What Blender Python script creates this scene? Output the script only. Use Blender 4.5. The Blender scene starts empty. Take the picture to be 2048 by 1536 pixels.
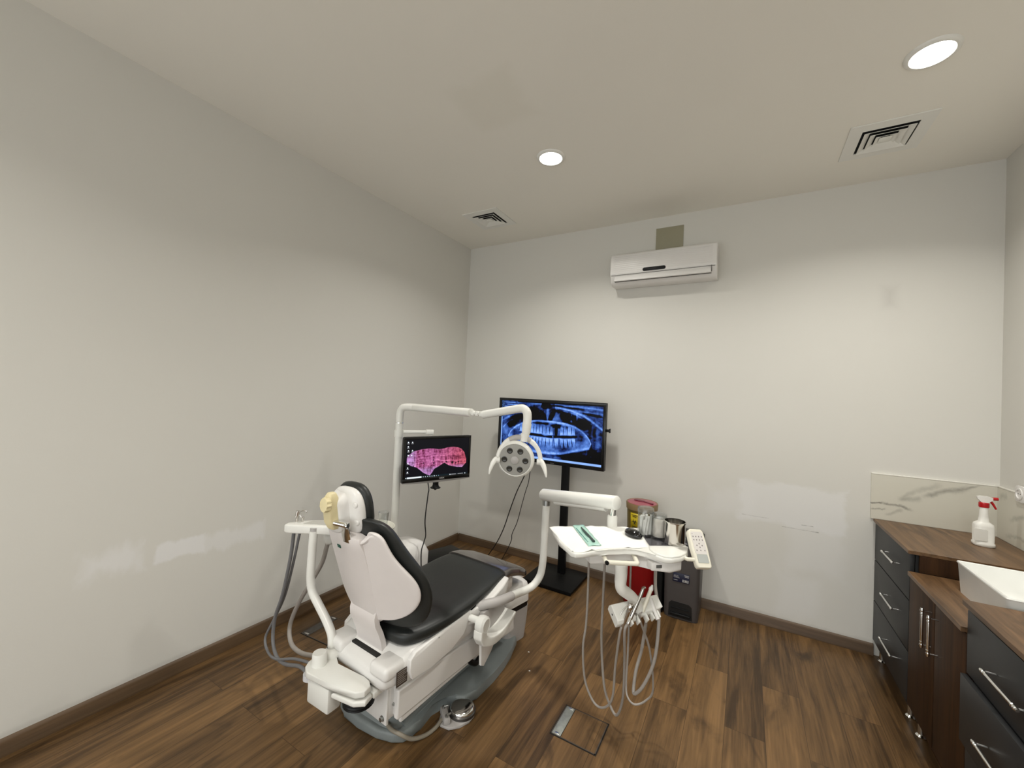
import bpy, bmesh, math, random
import numpy as np
from mathutils import Matrix, Vector
random.seed(7)
S = bpy.context.scene
COL = S.collection
PI = math.pi

# ------------------------------------------------------------------ camera, world, exposure
W, H, YB = 3.7735, 3.0, -5.7          # room width (x), height (z), rear edge (y, left open so the added world light gets in); far wall is y = 0, left wall x = 0
cam = bpy.data.cameras.new('camera')
cam.sensor_width = 36.0
cam.lens = 809.504 * 36.0 / 2048.0
cam.clip_start = 0.02
co = bpy.data.objects.new('camera', cam)
COL.objects.link(co)
yaw, pitch, roll = 0.52477680, 0.01991659, 0.04483256
f_ = Vector((-math.sin(yaw) * math.cos(pitch), math.cos(yaw) * math.cos(pitch), math.sin(pitch)))
r0 = Vector((math.cos(yaw), math.sin(yaw), 0)); u0 = r0.cross(f_)
r_ = r0 * math.cos(roll) + u0 * math.sin(roll); u_ = -r0 * math.sin(roll) + u0 * math.cos(roll)
m = Matrix((r_, u_, -f_)).transposed().to_4x4()
m.translation = Vector((2.51866, -3.37683, 1.53529))
co.matrix_world = m
S.camera = co
world = bpy.data.worlds.new('world'); S.world = world
world.use_nodes = True
world.node_tree.nodes['Background'].inputs[0].default_value = (0.97, 1.0, 1.0, 1)
world.node_tree.nodes['Background'].inputs[1].default_value = 2.6  # strong even world light, added as fill through the open rear
vs = S.view_settings
vs.view_transform = 'Standard'; vs.look = 'None'; vs.gamma = 1.0; vs.use_curve_mapping = False
vs.exposure = 0.0
LAMP_W = 16.6                          # one recessed downlight

# ------------------------------------------------------------------ materials
MATS = {}
def nodes(mt):
    nt = mt.node_tree
    return nt, nt.nodes, nt.links
def mat(name, col, rough=0.4, metal=0.0, var=0.05, scale=18.0, bump=0.0, coat=0.0, trans=0.0, spec=0.5, emit=None, alpha=1.0, ior=1.45):
    if name in MATS: return MATS[name]
    mt = bpy.data.materials.new(name); mt.use_nodes = True
    nt, N, L = nodes(mt); P = N['Principled BSDF']
    no = N.new('ShaderNodeTexNoise'); no.inputs['Scale'].default_value = scale; no.inputs['Detail'].default_value = 4
    tc = N.new('ShaderNodeTexCoord'); L.new(tc.outputs['Object'], no.inputs['Vector'])
    mx = N.new('ShaderNodeMix'); mx.data_type = 'RGBA'
    c1 = [max(0, c * (1 - var)) for c in col]; c2 = [min(1, c * (1 + var)) for c in col]
    mx.inputs[6].default_value = (*c1, 1); mx.inputs[7].default_value = (*c2, 1)
    L.new(no.outputs['Fac'], mx.inputs[0]); L.new(mx.outputs[2], P.inputs['Base Color'])
    P.inputs['Roughness'].default_value = rough; P.inputs['Metallic'].default_value = metal
    P.inputs['Coat Weight'].default_value = coat; P.inputs['Transmission Weight'].default_value = trans
    P.inputs['Specular IOR Level'].default_value = spec; P.inputs['IOR'].default_value = ior
    P.inputs['Alpha'].default_value = alpha
    if bump > 0:
        bp = N.new('ShaderNodeBump'); bp.inputs['Strength'].default_value = bump; bp.inputs['Distance'].default_value = 0.002
        n2 = N.new('ShaderNodeTexNoise'); n2.inputs['Scale'].default_value = scale * 12
        L.new(tc.outputs['Object'], n2.inputs['Vector']); L.new(n2.outputs['Fac'], bp.inputs['Height']); L.new(bp.outputs['Normal'], P.inputs['Normal'])
    if emit:
        P.inputs['Emission Color'].default_value = (*emit[0], 1); P.inputs['Emission Strength'].default_value = emit[1]
    MATS[name] = mt
    return mt

def math_node(N, L, op, a, b=None, c=None):
    n = N.new('ShaderNodeMath'); n.operation = op
    for i, v in enumerate((a, b, c)):
        if v is None: continue
        if isinstance(v, (int, float)): n.inputs[i].default_value = v
        else: L.new(v, n.inputs[i])
    return n.outputs[0]

def painted(name, base, patches, axes, rough=0.7):
    """wall paint; patches = repainted, stained or greyer areas (centre, half size, edge softness, colour, noise amount, strength)"""
    mt = bpy.data.materials.new(name); mt.use_nodes = True
    nt, N, L = nodes(mt); P = N['Principled BSDF']; P.inputs['Roughness'].default_value = rough
    P.inputs['Specular IOR Level'].default_value = 0.3
    g = N.new('ShaderNodeNewGeometry'); sp = N.new('ShaderNodeSeparateXYZ'); L.new(g.outputs['Position'], sp.inputs[0])
    n0 = N.new('ShaderNodeTexNoise'); n0.inputs['Scale'].default_value = 1.3; n0.inputs['Detail'].default_value = 6
    L.new(g.outputs['Position'], n0.inputs['Vector'])
    mx = N.new('ShaderNodeMix'); mx.data_type = 'RGBA'
    mx.inputs[6].default_value = (*[c * 0.985 for c in base], 1); mx.inputs[7].default_value = (*[min(1, c * 1.015) for c in base], 1)
    L.new(n0.outputs['Fac'], mx.inputs[0]); cur = mx.outputs[2]
    U, V = sp.outputs[axes[0]], sp.outputs[axes[1]]
    for (cu, cv, hu, hv, soft, col, namt, stren, stretch) in patches:
        n1 = N.new('ShaderNodeTexNoise'); n1.inputs['Scale'].default_value = 1.0; n1.inputs['Detail'].default_value = 5; n1.inputs['Roughness'].default_value = 0.6
        mp = N.new('ShaderNodeMapping'); mp.inputs['Scale'].default_value = stretch
        L.new(g.outputs['Position'], mp.inputs['Vector']); L.new(mp.outputs[0], n1.inputs['Vector'])
        d = math_node(N, L, 'MULTIPLY', math_node(N, L, 'SUBTRACT', n1.outputs['Fac'], 0.5), namt)
        a = math_node(N, L, 'SUBTRACT', math_node(N, L, 'ABSOLUTE', math_node(N, L, 'SUBTRACT', U, cu)), hu)
        b = math_node(N, L, 'SUBTRACT', math_node(N, L, 'ABSOLUTE', math_node(N, L, 'SUBTRACT', V, cv)), hv)
        dist = math_node(N, L, 'ADD', math_node(N, L, 'MAXIMUM', a, b), d)
        mr = N.new('ShaderNodeMapRange'); mr.interpolation_type = 'SMOOTHSTEP'
        mr.inputs['From Min'].default_value = -soft; mr.inputs['From Max'].default_value = soft
        mr.inputs['To Min'].default_value = stren; mr.inputs['To Max'].default_value = 0.0
        L.new(dist, mr.inputs['Value'])
        m2 = N.new('ShaderNodeMix'); m2.data_type = 'RGBA'; m2.inputs[7].default_value = (*col, 1)
        L.new(mr.outputs[0], m2.inputs[0]); L.new(cur, m2.inputs[6]); cur = m2.outputs[2]
    L.new(cur, P.inputs['Base Color'])
    bp = N.new('ShaderNodeBump'); bp.inputs['Strength'].default_value = 0.06; bp.inputs['Distance'].default_value = 0.003
    n2 = N.new('ShaderNodeTexNoise'); n2.inputs['Scale'].default_value = 130
    L.new(g.outputs['Position'], n2.inputs['Vector']); L.new(n2.outputs['Fac'], bp.inputs['Height']); L.new(bp.outputs['Normal'], P.inputs['Normal'])
    return mt

def wood(name, dark, light, along='Y', plank=None, rough=0.45, grain=1.0, knots=True, coat=0.0, spec=0.5):
    """procedural wood with grain along one axis; plank = (width, length) draws separate boards"""
    mt = bpy.data.materials.new(name); mt.use_nodes = True
    nt, N, L = nodes(mt); P = N['Principled BSDF']; P.inputs['Roughness'].default_value = rough; P.inputs['Coat Weight'].default_value = coat; P.inputs['Specular IOR Level'].default_value = spec
    g = N.new('ShaderNodeNewGeometry')
    mp = N.new('ShaderNodeMapping')
    rot = {'Y': (0, 0, PI / 2), 'X': (0, 0, 0), 'Z': (0, PI / 2, 0)}[along]
    mp.inputs['Rotation'].default_value = rot
    L.new(g.outputs['Position'], mp.inputs['Vector'])
    vec = mp.outputs[0]; rnd = None; gap = None
    if plank:
        br = N.new('ShaderNodeTexBrick'); br.offset = 0.37; br.offset_frequency = 2; br.squash = 1
        br.inputs['Color1'].default_value = (0, 0, 0, 1); br.inputs['Color2'].default_value = (1, 1, 1, 1); br.inputs['Mortar'].default_value = (0.5, 0.5, 0.5, 1)
        br.inputs['Scale'].default_value = 1.0; br.inputs['Mortar Size'].default_value = 0.0009; br.inputs['Mortar Smooth'].default_value = 0.2
        br.inputs['Bias'].default_value = 0; br.inputs['Brick Width'].default_value = plank[1]; br.inputs['Row Height'].default_value = plank[0]
        L.new(vec, br.inputs['Vector'])
        sc = N.new('ShaderNodeSeparateColor'); L.new(br.outputs['Color'], sc.inputs[0]); rnd = sc.outputs[0]; gap = br.outputs['Fac']
        cb = N.new('ShaderNodeCombineXYZ')
        L.new(math_node(N, L, 'MULTIPLY', rnd, 13.7), cb.inputs[0]); L.new(math_node(N, L, 'MULTIPLY', rnd, 5.3), cb.inputs[1]); L.new(math_node(N, L, 'MULTIPLY', rnd, 9.1), cb.inputs[2])
        va = N.new('ShaderNodeVectorMath'); L.new(vec, va.inputs[0]); L.new(cb.outputs[0], va.inputs[1]); vec = va.outputs[0]
    m1 = N.new('ShaderNodeMapping'); m1.inputs['Scale'].default_value = (1.6, 22, 22); L.new(vec, m1.inputs['Vector'])
    n1 = N.new('ShaderNodeTexNoise'); n1.inputs['Scale'].default_value = 1.0; n1.inputs['Detail'].default_value = 7; n1.inputs['Roughness'].default_value = 0.62; n1.inputs['Distortion'].default_value = 0.6
    L.new(m1.outputs[0], n1.inputs['Vector'])
    m2 = N.new('ShaderNodeMapping'); m2.inputs['Scale'].default_value = (5, 130, 130); L.new(vec, m2.inputs['Vector'])
    n2 = N.new('ShaderNodeTexNoise'); n2.inputs['Scale'].default_value = 1.0; n2.inputs['Detail'].default_value = 4; L.new(m2.outputs[0], n2.inputs['Vector'])
    m3 = N.new('ShaderNodeMapping'); m3.inputs['Scale'].default_value = (2.2, 6.5, 6.5); L.new(vec, m3.inputs['Vector'])
    n3 = N.new('ShaderNodeTexNoise'); n3.inputs['Scale'].default_value = 1.0; n3.inputs['Detail'].default_value = 5; n3.inputs['Distortion'].default_value = 1.2; L.new(m3.outputs[0], n3.inputs['Vector'])
    t = math_node(N, L, 'ADD', math_node(N, L, 'MULTIPLY', n1.outputs['Fac'], 0.75 * grain), math_node(N, L, 'MULTIPLY', n2.outputs['Fac'], 0.25 * grain))
    if rnd is not None:
        t = math_node(N, L, 'ADD', math_node(N, L, 'MULTIPLY', t, 0.82), math_node(N, L, 'MULTIPLY', rnd, 0.18))
    cr = N.new('ShaderNodeValToRGB'); L.new(t, cr.inputs[0])
    e = cr.color_ramp.elements; e[0].position = 0.345; e[0].color = (*dark, 1); e[1].position = 0.675; e[1].color = (*light, 1)
    cur = cr.outputs[0]
    if knots:
        mr = N.new('ShaderNodeMapRange'); mr.interpolation_type = 'SMOOTHSTEP'
        mr.inputs['From Min'].default_value = 0.57; mr.inputs['From Max'].default_value = 0.76; mr.inputs['To Max'].default_value = 0.75
        L.new(n3.outputs['Fac'], mr.inputs['Value'])
        mk = N.new('ShaderNodeMix'); mk.data_type = 'RGBA'; mk.inputs[7].default_value = (*[c * 0.42 for c in dark], 1)
        L.new(mr.outputs[0], mk.inputs[0]); L.new(cur, mk.inputs[6]); cur = mk.outputs[2]
    if gap is not None:
        mg = N.new('ShaderNodeMix'); mg.data_type = 'RGBA'; mg.inputs[7].default_value = (*[c * 0.75 for c in dark], 1)
        L.new(gap, mg.inputs[0]); L.new(cur, mg.inputs[6]); cur = mg.outputs[2]
    L.new(cur, P.inputs['Base Color'])
    bp = N.new('ShaderNodeBump'); bp.inputs['Strength'].default_value = 0.12; bp.inputs['Distance'].default_value = 0.002
    L.new(t, bp.inputs['Height']); L.new(bp.outputs['Normal'], P.inputs['Normal'])
    return mt

def marble(name):
    """pale tile with a few long grey veins (position = running distance along the walls, height)"""
    mt = bpy.data.materials.new(name); mt.use_nodes = True
    nt, N, L = nodes(mt); P = N['Principled BSDF']; P.inputs['Roughness'].default_value = 0.22
    g = N.new('ShaderNodeNewGeometry'); sp = N.new('ShaderNodeSeparateXYZ'); L.new(g.outputs['Position'], sp.inputs[0])
    U = math_node(N, L, 'SUBTRACT', sp.outputs[0], sp.outputs[1]); V = sp.outputs[2]
    n0 = N.new('ShaderNodeTexNoise'); n0.inputs['Scale'].default_value = 9.0; n0.inputs['Detail'].default_value = 6; n0.inputs['Roughness'].default_value = 0.6
    L.new(g.outputs['Position'], n0.inputs['Vector'])
    n1 = N.new('ShaderNodeTexNoise'); n1.inputs['Scale'].default_value = 30.0; n1.inputs['Detail'].default_value = 4
    L.new(g.outputs['Position'], n1.inputs['Vector'])
    wob = math_node(N, L, 'MULTIPLY', math_node(N, L, 'SUBTRACT', n0.outputs['Fac'], 0.5), 0.075)
    tot = None
    for (u0, v0, u1, v1, wd, st) in ((3.215, 0.945, 3.29, 0.955, 0.005, 0.9), (3.28, 0.957, 3.42, 0.930, 0.006, 0.7), (3.23, 0.90, 3.30, 0.925, 0.004, 0.6), (3.30, 0.89, 3.38, 0.92, 0.008, 0.35),
                                     (3.36, 0.985, 3.46, 1.005, 0.016, 0.45), (3.37, 0.99, 3.44, 1.06, 0.012, 0.35), (3.47, 1.02, 3.66, 1.10, 0.014, 0.65), (3.52, 1.04, 3.70, 1.115, 0.008, 0.6), (3.42, 1.05, 3.55, 1.09, 0.014, 0.3),
                                     (3.80, 1.06, 3.87, 1.09, 0.016, 0.35), (3.90, 0.98, 4.20, 1.05, 0.012, 0.4), (4.05, 0.90, 4.5, 1.02, 0.014, 0.5), (4.6, 0.95, 5.1, 1.1, 0.012, 0.45), (3.86, 0.88, 4.1, 0.91, 0.008, 0.35)):
        du, dv = u1 - u0, v1 - v0; ln = math.hypot(du, dv); c_, s_ = du / ln, dv / ln
        a = math_node(N, L, 'SUBTRACT', U, (u0 + u1) / 2); b_ = math_node(N, L, 'ADD', math_node(N, L, 'SUBTRACT', V, (v0 + v1) / 2), wob)
        al = math_node(N, L, 'ADD', math_node(N, L, 'MULTIPLY', a, c_), math_node(N, L, 'MULTIPLY', b_, s_))
        ac = math_node(N, L, 'ABSOLUTE', math_node(N, L, 'SUBTRACT', math_node(N, L, 'MULTIPLY', b_, c_), math_node(N, L, 'MULTIPLY', a, s_)))
        m1 = N.new('ShaderNodeMapRange'); m1.interpolation_type = 'SMOOTHSTEP'; m1.inputs['From Min'].default_value = 0; m1.inputs['From Max'].default_value = wd * 1.8; m1.inputs['To Min'].default_value = st; m1.inputs['To Max'].default_value = 0; L.new(ac, m1.inputs['Value'])
        m2 = N.new('ShaderNodeMapRange'); m2.interpolation_type = 'SMOOTHSTEP'; m2.inputs['From Min'].default_value = ln * 0.30; m2.inputs['From Max'].default_value = ln * 0.62; m2.inputs['To Min'].default_value = 1; m2.inputs['To Max'].default_value = 0; L.new(math_node(N, L, 'ABSOLUTE', al), m2.inputs['Value'])
        v = math_node(N, L, 'MULTIPLY', m1.outputs[0], m2.outputs[0]); tot = v if tot is None else math_node(N, L, 'MAXIMUM', tot, v)
    tot = math_node(N, L, 'MULTIPLY', tot, math_node(N, L, 'ADD', math_node(N, L, 'MULTIPLY', n1.outputs['Fac'], 0.9), 0.5))
    mx = N.new('ShaderNodeMix'); mx.data_type = 'RGBA'; mx.inputs[6].default_value = (0.62, 0.60, 0.52, 1); mx.inputs[7].default_value = (0.20, 0.19, 0.165, 1)
    L.new(tot, mx.inputs[0]); L.new(mx.outputs[2], P.inputs['Base Color'])
    return mt

def screen_mat(name, strength):
    mt = bpy.data.materials.new(name); mt.use_nodes = True
    nt, N, L = nodes(mt); P = N['Principled BSDF']
    at = N.new('ShaderNodeAttribute'); at.attribute_name = 'picture'
    P.inputs['Base Color'].default_value = (0.003, 0.003, 0.004, 1); P.inputs['Roughness'].default_value = 0.3; P.inputs['Specular IOR Level'].default_value = 0.15
    L.new(at.outputs['Color'], P.inputs['Emission Color']); P.inputs['Emission Strength'].default_value = strength
    return mt

WP = mat('white_plastic', (0.76, 0.745, 0.72), 0.33, var=0.02)
WS = mat('shell_plastic', (0.72, 0.675, 0.655), 0.42, var=0.03, bump=0.05)
WE = mat('enamel_white', (0.78, 0.775, 0.73), 0.28, var=0.02)
CREAM = mat('cream_plastic', (0.72, 0.63, 0.38), 0.4)
IVORY = mat('ivory_plastic', (0.76, 0.73, 0.62), 0.35, var=0.03)
VINYL = mat('black_vinyl', (0.016, 0.018, 0.017), 0.42, var=0.25, scale=9, bump=0.08)
BLK = mat('black_plastic', (0.006, 0.006, 0.006), 0.4, var=0.2, spec=0.25)
BLKM = mat('black_powder_coat', (0.005, 0.005, 0.005), 0.5, var=0.2, spec=0.2)
GREYB = mat('grey_base_plastic', (0.22, 0.245, 0.245), 0.42, var=0.06)
GREYL = mat('pale_grey_plastic', (0.42, 0.40, 0.385), 0.45)
CHROME = mat('chrome', (0.82, 0.82, 0.8), 0.12, 1.0, var=0.02)
STEEL = mat('polished_steel', (0.62, 0.6, 0.57), 0.14, 1.0, var=0.04)
ALU = mat('dull_metal', (0.42, 0.43, 0.42), 0.38, 1.0, var=0.1)
HOSE = mat('grey_hose_rubber', (0.33, 0.30, 0.27), 0.5, var=0.08, scale=40)
HOSED = mat('dark_hose_rubber', (0.16, 0.16, 0.165), 0.5, var=0.08, scale=40)
CABLE = mat('black_cable', (0.006, 0.005, 0.005), 0.5)
def thin_clear(name, tint):
    mt = bpy.data.materials.new(name); mt.use_nodes = True
    nt, N, L = nodes(mt); N.remove(N['Principled BSDF'])
    tr = N.new('ShaderNodeBsdfTransparent'); gl = N.new('ShaderNodeBsdfGlossy'); gl.inputs['Roughness'].default_value = 0.06; fr = N.new('ShaderNodeMapRange'); lw = N.new('ShaderNodeLayerWeight'); L.new(lw.outputs['Facing'], fr.inputs['Value']); fr.inputs['From Min'].default_value = 0.2; fr.inputs['To Min'].default_value = 0.05; fr.inputs['To Max'].default_value = 0.45
    no = N.new('ShaderNodeTexNoise'); no.inputs['Scale'].default_value = 8; mc = N.new('ShaderNodeMix'); mc.data_type = 'RGBA'; mc.inputs[6].default_value = (*[c * 0.97 for c in tint], 1); mc.inputs[7].default_value = (*tint, 1)
    L.new(no.outputs['Fac'], mc.inputs[0]); L.new(mc.outputs[2], tr.inputs['Color'])
    mx = N.new('ShaderNodeMixShader'); L.new(fr.outputs[0], mx.inputs[0]); L.new(tr.outputs[0], mx.inputs[1]); L.new(gl.outputs[0], mx.inputs[2]); L.new(mx.outputs[0], N['Material Output'].inputs['Surface'])
    return mt
GLASSY = thin_clear('clear_plastic', (0.94, 0.95, 0.95))
COTTON = mat('white_cotton', (0.82, 0.8, 0.76), 0.9, bump=0.4, scale=30)
PAPER = mat('white_paper_cover', (0.86, 0.86, 0.82), 0.85, var=0.02, bump=0.1)
DGREY = mat('anthracite_laminate', (0.024, 0.025, 0.026), 0.42, var=0.06, spec=0.3)
BWOOD = wood('dark_walnut_front', (0.017, 0.007, 0.0025), (0.062, 0.027, 0.009), 'Z', rough=0.55, knots=False, spec=0.2)
TOPW = wood('walnut_worktop', (0.060, 0.030, 0.012), (0.20, 0.112, 0.052), 'Y', rough=0.4, knots=True)
FLOORW = wood('oak_laminate_floor', (0.048, 0.025, 0.0085), (0.235, 0.130, 0.050), 'Y', plank=(0.165, 1.15), rough=0.38, spec=0.4)
BASEW = wood('oak_skirting', (0.060, 0.034, 0.015), (0.115, 0.068, 0.033), 'Y', rough=0.5, knots=False)
BASEX = wood('oak_skirting_far', (0.060, 0.034, 0.015), (0.115, 0.068, 0.033), 'X', rough=0.5, knots=False)
MARB = marble('pale_marble_tile')

# ------------------------------------------------------------------ mesh helpers
class B:
    def __init__(s): s.bm = bmesh.new()
    def box(s, c, size, bev=0.0, M=None, seg=2):
        mt = Matrix.Translation(c) @ Matrix.Diagonal((*size, 1))
        if M is not None: mt = M @ mt
        r = bmesh.ops.create_cube(s.bm, size=1.0, matrix=mt)
        if bev > 0:
            ed = list({e for v in r['verts'] for e in v.link_edges})
            bmesh.ops.bevel(s.bm, geom=ed, offset=bev, segments=seg, profile=0.5, affect='EDGES', clamp_overlap=True)
        return s
    def loft(s, loops, cap=True, closed=True):
        rows = [[s.bm.verts.new(p) for p in lp] for lp in loops]
        n = len(rows[0])
        for a, b in zip(rows[:-1], rows[1:]):
            for i in range(n if closed else n - 1):
                j = (i + 1) % n
                s.bm.faces.new((a[i], a[j], b[j], b[i]))
        if cap:
            s.bm.faces.new(list(reversed(rows[0]))); s.bm.faces.new(rows[-1])
        return s
    def tube(s, pts, r, seg=12, smooth=0, cap=True, flat=None):
        P = [Vector(p) for p in pts]
        R = list(r) if isinstance(r, (list, tuple)) else [r] * len(P)
        if smooth:
            Q, RR = [], []
            for i in range(len(P) - 1):
                p0, p1, p2, p3 = P[max(0, i - 1)], P[i], P[i + 1], P[min(len(P) - 1, i + 2)]
                for k in range(smooth):
                    t = k / smooth
                    Q.append(0.5 * ((2 * p1) + (-p0 + p2) * t + (2 * p0 - 5 * p1 + 4 * p2 - p3) * t * t + (-p0 + 3 * p1 - 3 * p2 + p3) * t ** 3))
                    RR.append(R[i] * (1 - t) + R[i + 1] * t)
            Q.append(P[-1]); RR.append(R[-1]); P, R = Q, RR
        loops = []; nrm = None
        for i, p in enumerate(P):
            d = (P[min(i + 1, len(P) - 1)] - P[max(i - 1, 0)]).normalized()
            if nrm is None:
                nrm = d.orthogonal().normalized() if flat is None else Vector(flat[0])
            nrm = (nrm - d * nrm.dot(d)).normalized(); bn = d.cross(nrm)
            fx = 1.0 if flat is None else flat[1]
            loops.append([p + (nrm * math.cos(2 * PI * k / seg) + bn * math.sin(2 * PI * k / seg) * fx) * R[i] for k in range(seg)])
        return s.loft(loops, cap)
    def cyl(s, a, b, r, seg=24, r2=None):
        return s.tube([a, b], [r, r if r2 is None else r2], seg)
    def lathe(s, prof, c=(0, 0, 0), M=None, seg=32, cap=True):
        mt = Matrix.Translation(c) if M is None else Matrix.Translation(c) @ M
        loops = [[mt @ Vector((max(r, 1e-4) * math.cos(2 * PI * k / seg), max(r, 1e-4) * math.sin(2 * PI * k / seg), z)) for k in range(seg)] for r, z in prof]
        return s.loft(loops, cap)
    def prism(s, poly, z0, z1, M=None, bev=0.0, seg=2):
        M = M or Matrix.Identity(4)
        v0 = [s.bm.verts.new(M @ Vector((x, y, z0))) for x, y in poly]
        v1 = [s.bm.verts.new(M @ Vector((x, y, z1))) for x, y in poly]
        n = len(poly); fs = []
        for i in range(n):
            j = (i + 1) % n; fs.append(s.bm.faces.new((v0[i], v0[j], v1[j], v1[i])))
        f0 = s.bm.faces.new(list(reversed(v0))); f1 = s.bm.faces.new(v1)
        if bev > 0:
            ed = list(set(f1.edges) | set(f0.edges))
            bmesh.ops.bevel(s.bm, geom=ed, offset=bev, segments=seg, profile=0.5, affect='EDGES', clamp_overlap=True)
        return s
    def grid(s, P, thick=None):
        rows = [[s.bm.verts.new(p) for p in row] for row in P]
        for a, b in zip(rows[:-1], rows[1:]):
            for i in range(len(a) - 1): s.bm.faces.new((a[i], a[i + 1], b[i + 1], b[i]))
        return s

OFF = {}
def obj(name, b, mt, parent=None, loc=None, angle=38, mods=None, flip=True):
    bm = b.bm
    bmesh.ops.remove_doubles(bm, verts=bm.verts, dist=1e-6)
    if flip: bmesh.ops.recalc_face_normals(bm, faces=bm.faces)
    off = Vector(loc) if loc is not None else (OFF[parent.name].copy() if parent is not None else Vector((0, 0, 0)))
    if off.length > 0: bmesh.ops.translate(bm, verts=bm.verts, vec=-off)
    me = bpy.data.meshes.new(name); bm.to_mesh(me); bm.free()
    for p in me.polygons: p.use_smooth = True
    me.set_sharp_from_angle(angle=math.radians(angle))
    me.materials.append(mt)
    o = bpy.data.objects.new(name, me); COL.objects.link(o)
    if parent is not None: o.parent = parent
    else: o.location = off
    OFF[o.name] = off
    if mods:
        for kind, kw in mods:
            md = o.modifiers.new(kind.lower(), kind)
            for k, v in kw.items(): setattr(md, k, v)
    return o
def thing(name, label, cat, loc, group=None):
    o = bpy.data.objects.new(name, None); COL.objects.link(o); o.empty_display_size = 0.05
    o.location = loc; o['label'] = label; o['category'] = cat
    if group: o['group'] = group
    OFF[o.name] = Vector(loc)
    return o
def tag(o, label, cat, group=None):
    o['label'] = label; o['category'] = cat
    if group: o['group'] = group
    return o
def struct(name, b, mt, parent=None):
    o = obj(name, b, mt, parent)
    if parent is None: o['kind'] = 'structure'
    return o
def text_obj(name, body, size, M, mt, parent, depth=0.0008, spacing=1.0):
    cu = bpy.data.curves.new(name, 'FONT'); cu.body = body; cu.size = size; cu.align_x = 'CENTER'; cu.align_y = 'CENTER'; cu.extrude = depth; cu.space_character = spacing
    tmp = bpy.data.objects.new(name + '_t', cu)
    me = bpy.data.meshes.new_from_object(tmp); bpy.data.objects.remove(tmp); bpy.data.curves.remove(cu)
    me.transform(Matrix.Translation(-OFF[parent.name]) @ M); me.name = name
    me.materials.clear(); me.materials.append(mt)
    o = bpy.data.objects.new(name, me); COL.objects.link(o); o.parent = parent; OFF[o.name] = OFF[parent.name].copy()
    return o
def frame(origin, x, z):
    """matrix with local x along x, local z along z (z wins), placed at origin"""
    z = Vector(z).normalized(); x = Vector(x); x = (x - z * x.dot(z)).normalized(); y = z.cross(x)
    mt = Matrix((x, y, z)).transposed().to_4x4(); mt.translation = Vector(origin); return mt
def rrect(w, h, r, n=6, cx=0, cy=0):
    pts = []
    for sx, sy, a0 in ((1, 1, 0), (-1, 1, PI / 2), (-1, -1, PI), (1, -1, 1.5 * PI)):
        for k in range(n + 1):
            a = a0 + PI / 2 * k / n
            pts.append((cx + sx * (w / 2 - r) + r * math.cos(a), cy + sy * (h / 2 - r) + r * math.sin(a)))
    return pts
def circle(r, n=32, cx=0, cy=0, rx=1.0, ry=1.0):
    return [(cx + r * rx * math.cos(2 * PI * k / n), cy + r * ry * math.sin(2 * PI * k / n)) for k in range(n)]
def lerp_tab(tab, x):
    if x <= tab[0][0]: return tab[0][1]
    for (a, va), (b, vb) in zip(tab[:-1], tab[1:]):
        if x <= b: return va + (vb - va) * (x - a) / (b - a)
    return tab[-1][1]

# ------------------------------------------------------------------ the room
PAINT = (0.665, 0.652, 0.607)
PATCH = (0.76, 0.755, 0.745)
GREYS = (0.40, 0.39, 0.36)  # greyer wall tone, low down and just above the skirting
left_p = [(-2.645, 0.665, 0.105, 0.055, 0.035, PATCH, 0.20, 0.75, (1, 9, 4)),
          (-2.385, 0.648, 0.105, 0.045, 0.010, PATCH, 0.07, 0.95, (1, 12, 10)),
          (-2.13, 0.635, 0.16, 0.045, 0.020, PATCH, 0.13, 0.6, (1, 16, 4)),
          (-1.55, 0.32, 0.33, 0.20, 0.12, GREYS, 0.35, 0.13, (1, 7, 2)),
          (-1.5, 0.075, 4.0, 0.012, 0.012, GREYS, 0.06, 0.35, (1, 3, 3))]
back_p = [(2.80, 0.84, 0.30, 0.14, 0.022, PATCH, 0.14, 0.62, (6, 1, 8)),
          (2.45, 0.80, 0.14, 0.09, 0.05, PATCH, 0.16, 0.4, (8, 1, 6)),
          (2.93, 0.58, 0.15, 0.16, 0.05, PATCH, 0.2, 0.35, (5, 1, 4)),
          (2.86, 0.25, 0.11, 0.13, 0.05, PATCH, 0.2, 0.35, (5, 1, 4)),
          (2.86, 0.695, 0.10, 0.0006, 0.003, (0.10, 0.095, 0.085), 0.010, 0.8, (30, 1, 90)),
          (2.90, 0.728, 0.03, 0.0005, 0.003, (0.12, 0.115, 0.10), 0.012, 0.7, (30, 1, 90)),
          (2.60, 0.735, 0.08, 0.0005, 0.004, (0.2, 0.195, 0.18), 0.015, 0.5, (30, 1, 60)),
          (3.285, 2.24, 0.012, 0.045, 0.060, (0.44, 0.42, 0.39), 0.04, 0.5, (6, 1, 5)),
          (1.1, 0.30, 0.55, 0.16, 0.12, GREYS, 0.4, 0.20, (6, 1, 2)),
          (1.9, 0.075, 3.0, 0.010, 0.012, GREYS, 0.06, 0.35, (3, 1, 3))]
ceil_p = [(1.36, -1.70, 0.17, 0.16, 0.05, (0.72, 0.695, 0.60), 0.15, 0.28, (5, 5, 1))]
M_LEFT = painted('wall_paint_left', PAINT, left_p, (1, 2))
M_BACK = painted('wall_paint_back', PAINT, back_p, (0, 2))
M_CEIL = painted('ceiling_paint', (0.83, 0.805, 0.735), ceil_p, (0, 1))
M_WALL = painted('wall_paint', PAINT, [], (0, 2))
T = 0.12
struct('floor', B().box((W / 2, YB / 2, -T / 2), (W + 2 * T, -YB + 2 * T, T)), FLOORW)
struct('ceiling', B().box((W / 2, YB / 2, H + T / 2), (W + 2 * T, -YB + 2 * T, T)), M_CEIL)
struct('wall_back', B().box((W / 2, T / 2, H / 2), (W + 2 * T, T, H)), M_BACK)
struct('wall_left', B().box((-T / 2, YB / 2, H / 2), (T, -YB, H)), M_LEFT)
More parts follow.
